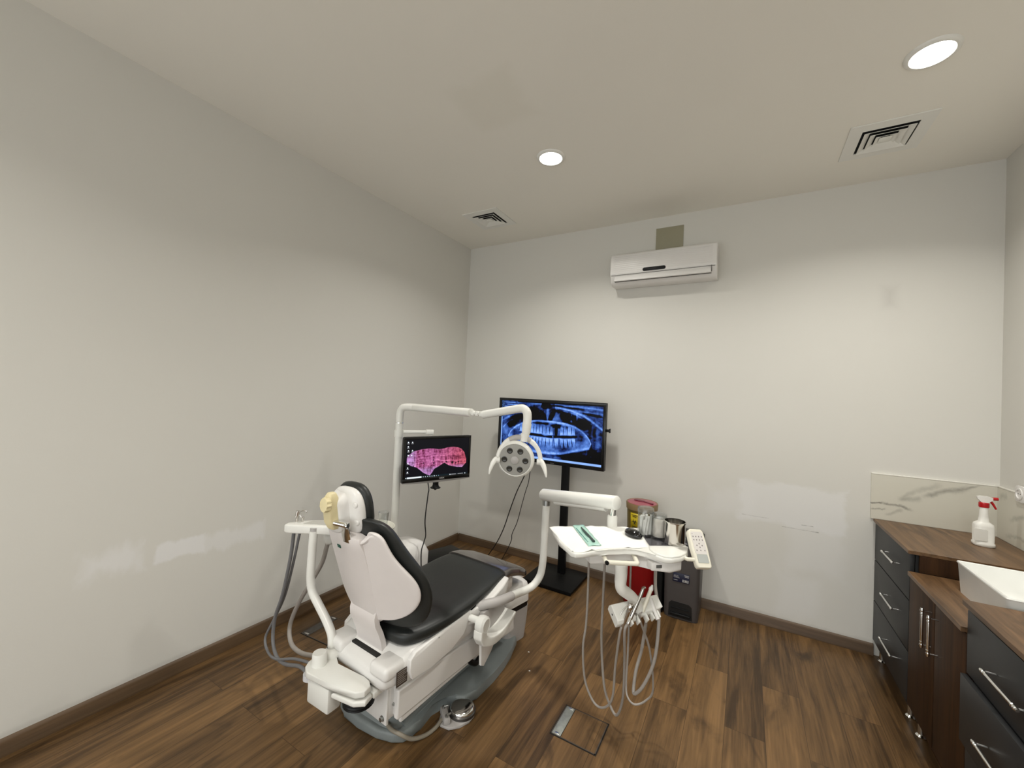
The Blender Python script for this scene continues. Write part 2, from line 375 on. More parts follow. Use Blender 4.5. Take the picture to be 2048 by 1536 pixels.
struct('light_baffle_front', B().box((W / 2, YB + T / 2, 2.6), (W, T, 0.8)), M_WALL)      # unseen upper strip, added to hold back fill light from the open rear
struct('wall_right', B().box((W + T / 2, YB / 2, H / 2), (T, -YB, H)), M_WALL)
prof = [(0, 0), (0.016, 0), (0.016, 0.012), (0.012, 0.02), (0.012, 0.055), (0.008, 0.064), (0, 0.07)]
b = B(); b.loft([[(x, y, z) for x, z in prof] for y in (0.0, YB)]); struct('baseboard_left', b, BASEW)
b = B(); b.loft([[(xx, -x, z) for x, z in prof] for xx in (0.016, 3.25)]); struct('baseboard_back', b, BASEX)

# ------------------------------------------------------------------ ceiling fittings
LAMP_E = mat('lamp_diffuser', (0.9, 0.9, 0.88), 0.5, emit=((1.0, 0.97, 0.88), 14.0))
def downlight(x, y, label, group=None):
    t = thing('ceiling_light', label, 'ceiling light', (x, y, H), group)
    b = B(); b.lathe([(0.067, -0.001), (0.070, -0.012), (0.078, -0.012), (0.086, -0.006), (0.088, 0.0005)], (x, y, H), cap=False); obj('trim_ring', b, WE, t)
    b = B(); b.lathe([(0.001, -0.0035), (0.067, -0.0035), (0.067, -0.0005), (0.001, -0.0005)], (x, y, H)); obj('diffuser', b, LAMP_E, t)
    l = bpy.data.lights.new('downlight', 'AREA'); l.shape = 'DISK'; l.size = 0.13; l.energy = LAMP_W; l.color = (1.0, 0.97, 0.91); l.spread = math.radians(141)
    lo = bpy.data.objects.new('bulb', l); COL.objects.link(lo); lo.parent = t; lo.location = (0, 0, -0.016)
    OFF[lo.name] = Vector((x, y, H))
downlight(1.430, -1.142, 'round recessed ceiling downlight, smaller-looking one above the chair and monitor')
downlight(3.137, -1.139, 'round recessed ceiling downlight by the right wall, near the top corner')
for yy in (-3.7,):
    for xx in (1.43, 3.137):
        downlight(xx, yy, 'round recessed ceiling downlight behind the viewer', 'downlights behind the viewer')

DARKV = mat('vent_shadow_void', (0.006, 0.006, 0.006), 0.9)
def vent(x, y, s, label):
    t = thing('ceiling_vent', label, 'ceiling vent', (x, y, H))
    def ring(b, o, i, zo, zi, th):
        lo = [(x - o, y - o), (x + o, y - o), (x + o, y + o), (x - o, y + o)]; li = [(x - i, y - i), (x + i, y - i), (x + i, y + i), (x - i, y + i)]
        b.loft([[(px, py, zo) for px, py in lo], [(px, py, zi) for px, py in li], [(px, py, zi + th) for px, py in li], [(px, py, zo + th) for px, py in lo], [(px, py, zo) for px, py in lo]], cap=False)
    b = B(); ring(b, s, s * 0.66, H - 0.006, H - 0.008, 0.0055); obj('frame', b, WE, t, angle=20)
    b = B(); b.box((x, y, H - 0.0008), (2 * s * 0.7, 2 * s * 0.7, 0.001)); obj('duct_shade_sheet', b, DARKV, t)  # black sheet: the shade inside the duct, put into the colour
    for k in (0.60, 0.43, 0.26):
        b = B(); ring(b, s * k, s * (k - 0.15), H - 0.016, H - 0.004, 0.0018); obj('louvre', b, WE, t, angle=20)
    b = B(); b.box((x, y, H - 0.012), (s * 0.30, s * 0.30, 0.003), 0.001); obj('centre_plate', b, WE, t)
vent(0.587, -0.541, 0.168, 'square white ceiling vent near the left far corner of the room')
vent(3.127, -0.532, 0.172, 'square white ceiling vent beside the right-hand downlight')

# ------------------------------------------------------------------ air conditioner and cover plate
def air_con():
    x0, x1, zb, zt = 1.540, 2.312, 2.435, 2.688
    t = thing('air_conditioner', 'white wall-mounted split air conditioner high on the far wall', 'air conditioner', ((x0 + x1) / 2, 0, zb))
    pr = [(-0.001, zt - 0.008), (-0.16, zt - 0.006), (-0.178, zt - 0.02), (-0.187, zt - 0.09), (-0.187, zt - 0.17), (-0.180, zb + 0.072), (-0.165, zb + 0.035), (-0.135, zb + 0.008), (-0.115, zb), (-0.001, zb + 0.004)]
    b = B(); b.loft([[(x, y, z) for y, z in pr] for x in (x0, x1)])
    obj('body', b, WP, t, mods=[('BEVEL', dict(width=0.006, segments=3, limit_method='ANGLE'))])
    b = B()
    for k in range(9):
        z = zt - 0.035 - k * 0.0145
        b.box(((x0 + x1) / 2, -0.1875 if z < zt - 0.08 else -0.1805 - (zt - z) * 0.07, z), (x1 - x0 - 0.06, 0.002, 0.006), 0.0008)
    obj('front_grille', b, WP, t)
    b = B(); b.prism(rrect(0.17, 0.026, 0.0125), 0, 0.004, frame(((x0 + x1) / 2 - 0.045, -0.1868, zb + 0.096), (1, 0, 0), (0, -1, 0)), 0.001); obj('display_window', b, BLK, t)
    b = B(); b.box(((x0 + x1) / 2, -0.176, zb + 0.045), (x1 - x0 - 0.07, 0.012, 0.046), 0.004, M=Matrix.Translation((0, -0.176, zb + 0.045)) @ Matrix.Rotation(math.radians(-22), 4, 'X') @ Matrix.Translation((0, 0.176, -zb - 0.045)))
    obj('air_flap', b, WP, t)
    b = B(); b.box((x1 - 0.033, -0.1765, zb + 0.055), (0.003, 0.015, 0.045), 0); b.box(((x0 + x1) / 2, -0.163, zb + 0.0235), (x1 - x0 - 0.07, 0.01, 0.003), 0)
    b.box(((x0 + x1) / 2, -0.1835, zb + 0.0715), (x1 - x0 - 0.02, 0.004, 0.0025), 0); obj('outlet_gap', b, mat('gap_grey', (0.10, 0.095, 0.085), 0.7), t)
air_con()
b = B(); b.box((1.955, -0.003, 2.815), (0.207, 0.006, 0.186), 0.001); b.cyl((2.035, -0.0055, 2.893), (2.035, -0.0075, 2.893), 0.004, 10)
tag(obj('cover_plate', b, mat('khaki_plate', (0.32, 0.30, 0.21), 0.6), loc=(1.955, 0, 2.72)), 'square khaki cover plate on the wall just above the air conditioner', 'cover plate')

# ------------------------------------------------------------------ television with an x-ray picture, on a floor stand
def xray(w, h):
    u, v = np.meshgrid(np.linspace(0, 1, w), np.linspace(1, 0, h))   # v = 1 at the top row
    rs = np.random.RandomState(3)
    def fbm(sx, sy):
        out = np.zeros((h, w)); amp = 1
        for o in range(4):
            nx, ny = int(sx * 2 ** o) + 2, int(sy * 2 ** o) + 2
            g = rs.rand(ny, nx); fx = u * (nx - 1.001); fy = v * (ny - 1.001); ix = fx.astype(int); iy = fy.astype(int); ax = fx - ix; ay = fy - iy
            ax = ax * ax * (3 - 2 * ax); ay = ay * ay * (3 - 2 * ay)
            out += amp * ((g[iy, ix] * (1 - ax) + g[iy, ix + 1] * ax) * (1 - ay) + (g[iy + 1, ix] * (1 - ax) + g[iy + 1, ix + 1] * ax) * ay); amp *= 0.5
        return out / 1.9
    def ell(cx, cy, a, b_, soft=0.15, rot=0):
        du, dv = u - cx, v - cy; c, s_ = math.cos(rot), math.sin(rot)
        r = np.sqrt(((du * c + dv * s_) / a) ** 2 + ((-du * s_ + dv * c) / b_) ** 2)
        return np.clip((1 + soft - r) / (2 * soft), 0, 1)
    n1 = fbm(8, 5); n2 = fbm(26, 16); n3 = fbm(60, 34)
    def bump(a, b_, x): return np.clip((x - a) / (b_ - a), 0, 1)
    def stroke(pts, wd, am):
        vv = np.interp(u, [p[0] for p in pts], [p[1] for p in pts], left=-9, right=-9)
        return am * np.exp(-((v - vv) / wd) ** 2)
    t = 0.24 + 0.42 * (n1 - 0.5) + 0.22 * (n2 - 0.5) + 0.1 * (n3 - 0.5)
    t += stroke([(0.0, 0.97), (0.3, 0.955), (0.42, 0.98)], 0.018, 0.40) + stroke([(0.55, 0.97), (0.8, 0.955), (1.0, 0.93)], 0.018, 0.38) + stroke([(0.62, 0.90), (1.0, 0.86)], 0.012, 0.20)
    t += stroke([(0.555, 0.93), (0.68, 0.90), (0.82, 0.82), (0.91, 0.72), (1.0, 0.60)], 0.022, 0.50) + stroke([(0.56, 0.90), (0.75, 0.83), (0.9, 0.68)], 0.012, 0.25)
    t += stroke([(0.0, 0.62), (0.10, 0.73), (0.20, 0.80), (0.32, 0.84)], 0.022, 0.40) + stroke([(0.02, 0.50), (0.08, 0.62), (0.15, 0.68)], 0.015, 0.25)
    t += 0.40 * ell(0.485, 0.82, 0.012, 0.14, 0.6) + 0.25 * ell(0.565, 0.78, 0.035, 0.08, 0.5) + 0.30 * ell(0.715, 0.76, 0.006, 0.09, 0.5) + 0.28 * ell(0.765, 0.76, 0.006, 0.09, 0.5)
    for cx, cy, a, b_, d, rot in ((0.467, 0.94, 0.045, 0.045, 0.7, 0), (0.445, 0.755, 0.022, 0.09, 0.75, 0.25), (0.525, 0.77, 0.022, 0.11, 0.8, -0.22), (0.32, 0.86, 0.07, 0.045, 0.45, 0.1), (0.335, 0.765, 0.085, 0.085, 0.42, 0), (0.67, 0.775, 0.055, 0.075, 0.65, 0), (0.60, 0.87, 0.035, 0.035, 0.45, 0),
                                  (0.74, 0.76, 0.022, 0.06, 0.35, 0), (0.825, 0.675, 0.06, 0.085, 0.60, 0.2), (0.70, 0.675, 0.06, 0.02, 0.5, -0.2), (0.17, 0.74, 0.06, 0.06, 0.42, 0), (0.13, 0.62, 0.05, 0.10, 0.38, -0.4), (0.58, 0.955, 0.05, 0.018, 0.55, 0.0), (0.72, 0.93, 0.10, 0.015, 0.40, -0.1), (0.92, 0.83, 0.10, 0.02, 0.35, -0.25), (0.21, 0.955, 0.12, 0.015, 0.35, 0)):
        t -= d * ell(cx, cy, a, b_, 0.38, rot) * (0.62 + 0.5 * n2)
    top = np.interp(u, [0.08, 0.105, 0.16, 0.25, 0.35, 0.44, 0.55, 0.68, 0.76, 0.81, 0.85, 0.886, 0.905], [0.36, 0.46, 0.56, 0.645, 0.685, 0.695, 0.695, 0.672, 0.625, 0.575, 0.52, 0.44, 0.36])
    bot = np.interp(u, [0.08, 0.10, 0.15, 0.25, 0.38, 0.50, 0.63, 0.76, 0.83, 0.886, 0.905], [0.36, 0.27, 0.19, 0.125, 0.095, 0.095, 0.115, 0.19, 0.225, 0.26, 0.36])
    jaw = bump(-0.006, 0.012, top - v) * bump(-0.006, 0.012, v - bot)
    body = 0.50 + 0.34 * (n1 - 0.5) + 0.22 * (n2 - 0.5) + 0.12 * (n3 - 0.5)
    body += 0.30 * np.exp(-((v - top + 0.022) / 0.018) ** 2) + 0.34 * np.exp(-((v - bot - 0.028) / 0.022) ** 2) + 0.20 * np.exp(-((u - 0.86) / 0.03) ** 2) * (v < 0.5)
    body -= 0.30 * ell(0.80, 0.46, 0.05, 0.10, 0.5) + 0.26 * ell(0.17, 0.44, 0.05, 0.09, 0.5) + 0.22 * ell(0.64, 0.24, 0.06, 0.05, 0.6) + 0.18 * ell(0.30, 0.22, 0.07, 0.05, 0.6)
    t = t * (1 - jaw) + jaw * body
    t += 0.22 * ell(0.945, 0.42, 0.03, 0.30, 0.5, 0.05) * (1 - jaw) + 0.12 * ell(0.05, 0.45, 0.03, 0.30, 0.5) * (1 - jaw)
    t -= 0.5 * ell(0.95, 0.12, 0.06, 0.16, 0.5) * (1 - jaw) + 0.32 * ell(0.76, 0.10, 0.12, 0.07, 0.5) * (1 - jaw) + 0.3 * ell(0.93, 0.52, 0.015, 0.16, 0.5) * (1 - jaw)
    for cx, cy, a, b_, d in ((0.39, 0.635, 0.05, 0.022, 0.42), (0.475, 0.63, 0.028, 0.025, 0.42), (0.575, 0.605, 0.05, 0.035, 0.62), (0.575, 0.53, 0.014, 0.09, 0.65), (0.66, 0.60, 0.03, 0.02, 0.3)):
        t -= d * ell(cx, cy, a, b_, 0.4)
    occ = np.interp(u, [0.2, 0.31, 0.53, 0.75, 0.85], [0.435, 0.425, 0.412, 0.445, 0.46])
    xs = [0.20, 0.245, 0.285, 0.318, 0.348, 0.378, 0.408, 0.440, 0.476, 0.512, 0.545, 0.612, 0.645, 0.682, 0.722, 0.757]
    for k in range(len(xs) - 1):
        for sgn in (1, -1):
            if sgn > 0 and k == 10: continue
            cx = (xs[k] + xs[k + 1]) / 2; wd = min(0.019, (xs[k + 1] - xs[k]) * 0.46); ln = 0.155 if sgn > 0 else 0.165
            vv = (v - occ) * sgn - 0.030
            uu = u - cx - (0.42 * (cx - 0.50) * vv if sgn < 0 else -0.12 * (cx - 0.49) * vv)
            wdt = wd * np.clip(1.10 - 0.50 * np.clip(vv / ln, 0, 1), 0.3, 1.2)
            msk = bump(-0.002, 0.003, wdt - np.abs(uu)) * bump(-0.012, 0.004, vv) * bump(-0.004, 0.045, ln - vv)
            val = 0.74 + 0.18 * (n2 - 0.5) + 0.16 * np.exp(-((vv - 0.02) / 0.045) ** 2) - 0.22 * np.exp(-(uu / (0.22 * wd)) ** 2) * bump(0.035, 0.08, vv)
            if k == 5 and sgn > 0: val = val + 0.18 * np.exp(-((vv - 0.015) / 0.03) ** 2)
            t = t * (1 - msk) + msk * val
            t -= 0.26 * np.exp(-((np.abs(uu) - wdt - 0.0022) / 0.0026) ** 2) * bump(0.0, 0.02, vv) * bump(-0.02, 0.05, ln - vv)
    gap = np.exp(-((v - occ) / (0.020 + 0.008 * np.sin(u * 40) * (n2 - 0.3))) ** 2) * np.clip((0.25 - np.abs(u - 0.53)) / 0.03, 0, 1)
    t -= 0.85 * gap
    t += 0.75 * np.exp(-((v - 0.425) / 0.018) ** 2) * np.exp(-((u - 0.475) / 0.03) ** 2) + 1.1 * np.exp(-((v - 0.415) / 0.014) ** 2 - ((u - 0.545) / 0.006) ** 2)
    ringm = np.sqrt(((u - 0.905) / 0.028) ** 2 + ((v - 0.085) / 0.06) ** 2); t += 0.4 * np.exp(-((ringm - 1) / 0.12) ** 2) * (u > 0.9)
    t = np.clip(t + 0.20 * (n3 - 0.5) + 0.16 * (n2 - 0.5), 0.0, 1.0) * (0.82 + 0.36 * n1)
    t = np.clip(t, 0.0, 1.0)
    t[:, :int(w * 0.012)] = 0.95; t[v < 0.035] = 0.9; t[(v > 0.985)] = 0.06
    menu = (u < 0.035) & (v > 0.70); t[menu] = np.where(rs.rand(menu.sum()) > 0.75, 0.7, 0.05)
    row = (u > 0.03) & (u < 0.17) & (v > 0.86); t[row] = np.clip(0.25 + 0.5 * (np.sin(v[row] * 170) > 0.2) * (n2[row] > 0.45), 0, 1)
    t = np.clip((t - 0.12) / 0.80, 0, 1) ** 1.15
    c = np.stack([0.20 * t ** 1.5, 0.42 * t ** 1.3, 0.02 * t + 1.02 * t ** 0.95], -1)
    hi = np.clip((t - 0.72) / 0.28, 0, 1)[..., None]; c = c * (1 - 0.35 * hi) + np.array([0.45, 0.62, 1.0]) * 0.35 * hi
    return c
def desktop(w, h):
    u, v = np.meshgrid(np.linspace(0, 1, w), np.linspace(1, 0, h))
    rs = np.random.RandomState(5)
    def fbm(sx, sy, warp=0):
        uu = np.clip(u + warp, 0, 1); out = np.zeros((h, w)); amp = 1
        for o in range(4):
            nx, ny = int(sx * 2 ** o) + 2, int(sy * 2 ** o) + 2
            g = rs.rand(ny, nx); fx = uu * (nx - 1.001); fy = v * (ny - 1.001); ix = fx.astype(int); iy = fy.astype(int); ax = fx - ix; ay = fy - iy
            out += amp * ((g[iy, ix] * (1 - ax) + g[iy, ix + 1] * ax) * (1 - ay) + (g[iy + 1, ix] * (1 - ax) + g[iy + 1, ix + 1] * ax) * ay); amp *= 0.6
        return out / 2.1
    top = np.interp(u, [0.02, 0.05, 0.12, 0.25, 0.34, 0.43, 0.50, 0.55, 0.65, 0.74, 0.83, 0.88, 0.93, 0.96], [0.55, 0.62, 0.70, 0.745, 0.755, 0.745, 0.725, 0.735, 0.765, 0.77, 0.74, 0.70, 0.60, 0.45])
    bot = np.interp(u, [0.02, 0.08, 0.17, 0.22, 0.27, 0.33, 0.375, 0.41, 0.44, 0.52, 0.57, 0.60, 0.66, 0.73, 0.82, 0.90, 0.96], [0.40, 0.33, 0.27, 0.20, 0.13, 0.07, 0.04, 0.11, 0.20, 0.27, 0.32, 0.345, 0.28, 0.24, 0.20, 0.19, 0.30])
    nz = fbm(6, 5) - 0.5
    inside = np.clip((top + 0.02 * nz - v) / 0.012, 0, 1) * np.clip((v - bot - 0.02 * nz) / 0.012, 0, 1) * (u > 0.02) * (u < 0.965)
    fib = fbm(46, 5); fine = fbm(60, 30)
    ridges = np.zeros_like(u)
    for a, s_, w_ in ((0.53, 0.10, 0.02), (0.40, 0.03, 0.02), (0.43, -0.10, 0.018), (0.60, 0.02, 0.015), (0.33, -0.02, 0.016)):
        ridges += np.exp(-((v - a - s_ * (u - 0.4) - 0.10 * nz - 0.012 * np.sin(u * 29)) / w_) ** 2)
    red = np.clip((u - 0.42) * 1.9, 0, 1)
    lum = 0.20 + 1.05 * (fib - 0.42) + 0.24 * ridges + 0.75 * (fine - 0.5)
    edge = np.exp(-((v - bot) / 0.05) ** 2) + 0.7 * np.exp(-((top - v) / 0.02) ** 2); lum += 0.28 * edge
    lum = np.clip(lum, 0.02, 1)
    pink = np.stack([0.75 * lum + 0.06, 0.28 * lum ** 1.3, 0.55 * lum], -1); rd = np.stack([0.80 * lum + 0.04, 0.17 * lum ** 1.2, 0.22 * lum], -1)
    lil = np.stack([0.62 * lum + 0.12, 0.38 * lum + 0.05, 0.85 * lum + 0.1], -1)
    lf = (np.clip((0.17 - u) / 0.06, 0, 1) + np.clip((0.30 - v) / 0.1, 0, 1)).clip(0, 1)[..., None]
    c = pink * (1 - red[..., None]) + rd * red[..., None]; c = c * (1 - lf * 0.75) + lil * lf * 0.75
    for cx, cy, r in ((0.42, 0.44, 0.012), (0.43, 0.36, 0.013), (0.63, 0.37, 0.016), (0.73, 0.34, 0.022), (0.79, 0.33, 0.014), (0.40, 0.24, 0.008), (0.27, 0.38, 0.010), (0.84, 0.35, 0.011), (0.43, 0.30, 0.009), (0.12, 0.32, 0.010)):
        c *= np.clip(((np.hypot((u - cx), (v - cy) * 0.6)) / r - 0.6) / 0.6, 0, 1)[..., None]
    c = c * inside[..., None] + np.array([0.004, 0.004, 0.006])
    def put(cx, cy, r, col=(0.8, 0.85, 0.9)):
        m_ = np.hypot((u - cx), (v - cy) * 0.6) < r; c[m_] = col
    for cx, cy in ((0.03, 0.93), (0.09, 0.93), (0.03, 0.82), (0.035, 0.72), (0.095, 0.72), (0.035, 0.60), (0.085, 0.60), (0.035, 0.40), (0.035, 0.28), (0.035, 0.17)):
        put(cx, cy, 0.0095); m_ = (np.abs(u - cx) < 0.017) & (np.abs(v - cy + 0.032) < 0.006); c[m_] = (0.3, 0.3, 0.32)
    bar = v < 0.045; c[bar] = (0.006, 0.012, 0.016)
    sb = (v > 0.004) & (v < 0.042) & (u > 0.03) & (u < 0.25); c[sb] = (0.85, 0.95, 1.0); put(0.015, 0.022, 0.006)
    for k in range(8): put(0.275 + 0.034 * k, 0.022, 0.006 if k != 5 else 0.009, (0.6, 0.7, 0.75) if k < 7 else (0.2, 0.4, 0.45))
    put(0.70, 0.022, 0.008)
    tx = (np.abs(v - 0.022) < 0.008) & (((u > 0.715) & (u < 0.80)) | ((u > 0.83) & (u < 0.92))) & (np.sin(u * 900) > 0); c[tx] = (0.4, 0.4, 0.42); put(0.955, 0.022, 0.007)
    return c
def screen(name, pic, o, ux, uy, nrm, mt, parent):
    h, w = pic.shape[:2]; o, ux, uy = Vector(o), Vector(ux), Vector(uy)
    off = OFF[parent.name]
    vs_ = [tuple(o + ux * (i / (w - 1)) + uy * (1 - j / (h - 1)) - off) for j in range(h) for i in range(w)]
    fs = [(j * w + i, (j + 1) * w + i, (j + 1) * w + i + 1, j * w + i + 1) for j in range(h - 1) for i in range(w - 1)]
    me = bpy.data.meshes.new(name); me.from_pydata(vs_, [], fs); me.update()
    ca = me.color_attributes.new('picture', 'FLOAT_COLOR', 'POINT')
    buf = np.ones((h * w, 4), dtype=np.float32); buf[:, :3] = np.clip(pic.reshape(-1, 3), 0, 1); ca.data.foreach_set('color', buf.ravel())
    me.materials.append(mt); ob = bpy.data.objects.new(name, me); COL.objects.link(ob); ob.parent = parent; OFF[ob.name] = off.copy()
    return ob
TVX0, TVX1, TVZ0, TVZ1, TVY = 0.590, 1.575, 0.945, 1.482, -0.25
tv = thing('television', 'large black television showing a blue dental x-ray by the far wall', 'television', ((TVX0 + TVX1) / 2, TVY, TVZ0))
b = B(); cx, cz = (TVX0 + TVX1) / 2, (TVZ0 + TVZ1) / 2
b.box((cx, TVY + 0.022, cz), (TVX1 - TVX0, 0.030, TVZ1 - TVZ0), 0.006); b.box((cx, TVY + 0.05, cz - 0.05), (0.62, 0.035, 0.32), 0.015); obj('back_case', b, BLK, tv)
b = B(); e_ = 0.024
for (x0, x1, z0, z1) in ((TVX0, TVX1, TVZ1 - e_, TVZ1), (TVX0, TVX1, TVZ0, TVZ0 + e_ + 0.006), (TVX0, TVX0 + e_, TVZ0 + e_, TVZ1 - e_), (TVX1 - e_, TVX1, TVZ0 + e_, TVZ1 - e_)):
    b.box(((x0 + x1) / 2, TVY + 0.001, (z0 + z1) / 2), (x1 - x0, 0.016, z1 - z0), 0.003)
obj('bezel', b, mat('glossy_black', (0.004, 0.004, 0.004), 0.2), tv)
screen('screen', xray(380, 212), (TVX0 + e_, TVY + 0.0045, TVZ0 + e_ + 0.006), (TVX1 - TVX0 - 2 * e_, 0, 0), (0, 0, TVZ1 - TVZ0 - 2 * e_ - 0.006), (0, -1, 0), screen_mat('tv_picture', 1.1), tv)
b = B(); b.box((TVX1 + 0.013, TVY + 0.02, 1.265), (0.028, 0.02, 0.022), 0.003); b.box((TVX1 + 0.028, TVY + 0.02, 1.265), (0.006, 0.026, 0.034), 0.002); obj('usb_stick', b, BLK, tv)
b = B(); b.box((cx + 0.05, TVY - 0.008, TVZ0 + 0.011), (0.035, 0.001, 0.006)); obj('badge', b, mat('badge_grey', (0.06, 0.06, 0.06), 0.3), tv)

st = thing('tv_stand', 'black steel floor stand carrying the television, with a flat square base', 'stand', (1.21, -0.21, 0))
b = B(); b.box((1.205, -0.235, 0.028), (0.42, 0.40, 0.014), 0.003); b.box((1.205, -0.235, 0.011), (0.40, 0.38, 0.022), 0.003); obj('base_plate', b, BLKM, st)
b = B(); b.box((1.218, -0.158, 0.62), (0.062, 0.040, 1.18), 0.004); obj('pole', b, BLKM, st)
b = B(); b.box((1.218, -0.165, 1.21), (0.42, 0.03, 0.05), 0.003); b.box((1.05, -0.164, 1.21), (0.03, 0.03, 0.36), 0.003); b.box((1.38, -0.164, 1.21), (0.03, 0.03, 0.36), 0.003); obj('mount_bracket', b, BLKM, st)
b = B(); b.cyl((1.218, -0.185, 0.32), (1.218, -0.200, 0.32), 0.012, 16); obj('height_knob', b, BLKM, st)

b = B(); b.tube([(0.90, -0.225, 0.944), (0.885, -0.26, 0.83), (0.816, -0.27, 0.67), (0.764, -0.28, 0.51), (0.708, -0.29, 0.325), (0.625, -0.29, 0.16), (0.53, -0.32, 0.02), (0.50, -0.42, 0.006), (0.56, -0.50, 0.006)], 0.0045, 8, 6)
tag(obj('cable', b, CABLE, loc=(0.53, -0.32, 0)), 'thicker black cable hanging under the lamp to the floor, left one of two', 'cable')
b = B(); b.tube([(0.93, -0.222, 0.944), (0.924, -0.25, 0.832), (0.922, -0.26, 0.768), (0.898, -0.265, 0.679), (0.872, -0.27, 0.567), (0.833, -0.27, 0.41), (0.795, -0.28, 0.307), (0.790, -0.28, 0.25), (0.75, -0.285, 0.15), (0.68, -0.29, 0.03), (0.62, -0.35, 0.005), (0.58, -0.5, 0.005)], 0.0033, 8, 6)
tag(obj('cable', b, CABLE, loc=(0.68, -0.29, 0)), 'thin wavy black cable hanging under the lamp, right one of two', 'cable')

b = B(); BOXM = frame((0.395, -0.76, 0), (0.30, 0.95, 0), (0, 0, 1))
b.box((0, 0, 0.105), (0.36, 0.19, 0.19), 0.006, M=BOXM)
bx = thing('power_box', 'low black box on the floor behind the chair, near the far left corner', 'box', (0.395, -0.76, 0))
obj('case', b, BLK, bx)
b = B(); b.box((0, -0.098, 0.14), (0.30, 0.006, 0.012), 0.002, M=BOXM); b.box((0, -0.098, 0.11), (0.30, 0.006, 0.012), 0.002, M=BOXM); b.box((0, -0.098, 0.08), (0.30, 0.006, 0.012), 0.002, M=BOXM); obj('front_slats', b, mat('slat_black', (0.02, 0.02, 0.02), 0.35), bx)
for sx in (-1, 1):
    for sy in (-1, 1):
        b = B(); b.cyl(BOXM @ Vector((sx * 0.15, sy * 0.07, 0)), BOXM @ Vector((sx * 0.15, sy * 0.07, 0.014)), 0.014, 12); obj('foot', b, BLKM, bx)
#__PART2__
# ------------------------------------------------------------------ dental chair
XC = 1.145
CH = Matrix.Translation((1.15, -2.15, 0)) @ Matrix.Rotation(math.radians(-4.5), 4, 'Z') @ Matrix.Translation((-1.15, 2.15, 0))
def ch(b):
    bmesh.ops.transform(b.bm, matrix=CH, verts=b.bm.verts); return b
chair = thing('dental_chair', 'black and white reclining dental chair in the middle of the room', 'dental chair', (1.10, -1.65, 0))
bp_ = [(0.88, -2.046), (0.905, -2.068), (0.952, -2.084), (1.06, -2.101), (1.172, -2.093), (1.245, -2.072), (1.285, -2.045), (1.300, -2.01), (1.296, -1.95), (1.284, -1.86), (1.284, -1.80), (1.30, -1.768), (1.345, -1.755), (1.385, -1.735), (1.401, -1.66), (1.408, -1.51), (1.402, -1.40), (1.386, -1.29), (1.360, -1.18), (1.33, -1.142), (1.29, -1.122), (1.2, -1.11),
       (0.96, -1.11), (0.88, -1.122), (0.82, -1.18), (0.79, -1.29), (0.775, -1.45), (0.78, -1.62), (0.80, -1.735), (0.86, -1.77), (0.885, -1.82), (0.884, -1.95)]
b = B(); b.prism(bp_, 0.0, 0.050, bev=0.016, seg=3)
def rloop(cx, cy, hx, hy, z, r): return [(x, y, z) for x, y in rrect(2 * hx, 2 * hy, r, 5, cx, cy)]
b.loft([rloop(1.085, -1.60, 0.185, 0.475, 0.045, 0.09), rloop(1.085, -1.60, 0.165, 0.455, 0.075, 0.08), rloop(1.085, -1.60, 0.145, 0.44, 0.092, 0.07), rloop(1.085, -1.6, 0.13, 0.42, 0.095, 0.06)])
b.tube([(1.255, -2.02, 0.052), (1.25, -1.8, 0.06), (1.262, -1.5, 0.062), (1.27, -1.25, 0.055)], [0.014, 0.016, 0.016, 0.012], 10, 4)
obj('base', b, GREYB, chair)
# lifting arm and its covers
b = B()
lk = [(-2.10, 0.165, 0.33), (-1.95, 0.165, 0.335), (-1.6, 0.168, 0.31), (-1.25, 0.14, 0.26)]
b.loft([[(XC - 0.15, y, z0), (XC + 0.165, y, z0), (XC + 0.172, y, z0 + 0.02), (XC + 0.165, y, z1), (XC - 0.15, y, z1)] for y, z0, z1 in lk])
obj('lift_arm_cover', ch(b), WP, chair, mods=[('BEVEL', dict(width=0.01, segments=3, limit_method='ANGLE'))])
b = B(); b.loft([[(XC + 0.155, y, z0), (XC + 0.180, y, z0), (XC + 0.180, y, z1), (XC + 0.155, y, z1)] for y, z0, z1 in ((-2.115, 0.175, 0.295), (-1.85, 0.178, 0.295), (-1.45, 0.180, 0.278))])
b.loft([[(XC + 0.150, y, z0), (XC + 0.168, y, z0), (XC + 0.168, y, z1), (XC + 0.150, y, z1)] for y, z0, z1 in ((-2.085, 0.140, 0.20), (-1.85, 0.150, 0.20), (-1.5, 0.162, 0.20))])
obj('lift_arm_side_cover', ch(b), WP, chair, mods=[('BEVEL', dict(width=0.006, segments=2, limit_method='ANGLE'))])
b = B(); b.box((XC + 0.058, -2.128, 0.255), (0.155, 0.014, 0.225), 0.004); b.box((XC + 0.128, -2.105, 0.262), (0.014, 0.05, 0.20), 0.003); obj('hinge_plate', ch(b), WP, chair)
for dx, dz in ((0.115, 0.318), (0.112, 0.165), (-0.005, 0.335)):
    b = B(); b.cyl((XC + dx, -2.134, dz), (XC + dx, -2.146, dz), 0.0085, 12); b.cyl((XC + dx, -2.134, dz), (XC + dx, -2.137, dz), 0.012, 16); obj('bolt', ch(b), ALU, chair)
for dy, dz in ((-2.105, 0.300), (-2.100, 0.215)):
    b = B(); b.cyl((XC + 0.134, dy, dz), (XC + 0.141, dy, dz), 0.007, 12); obj('bolt', ch(b), ALU, chair)
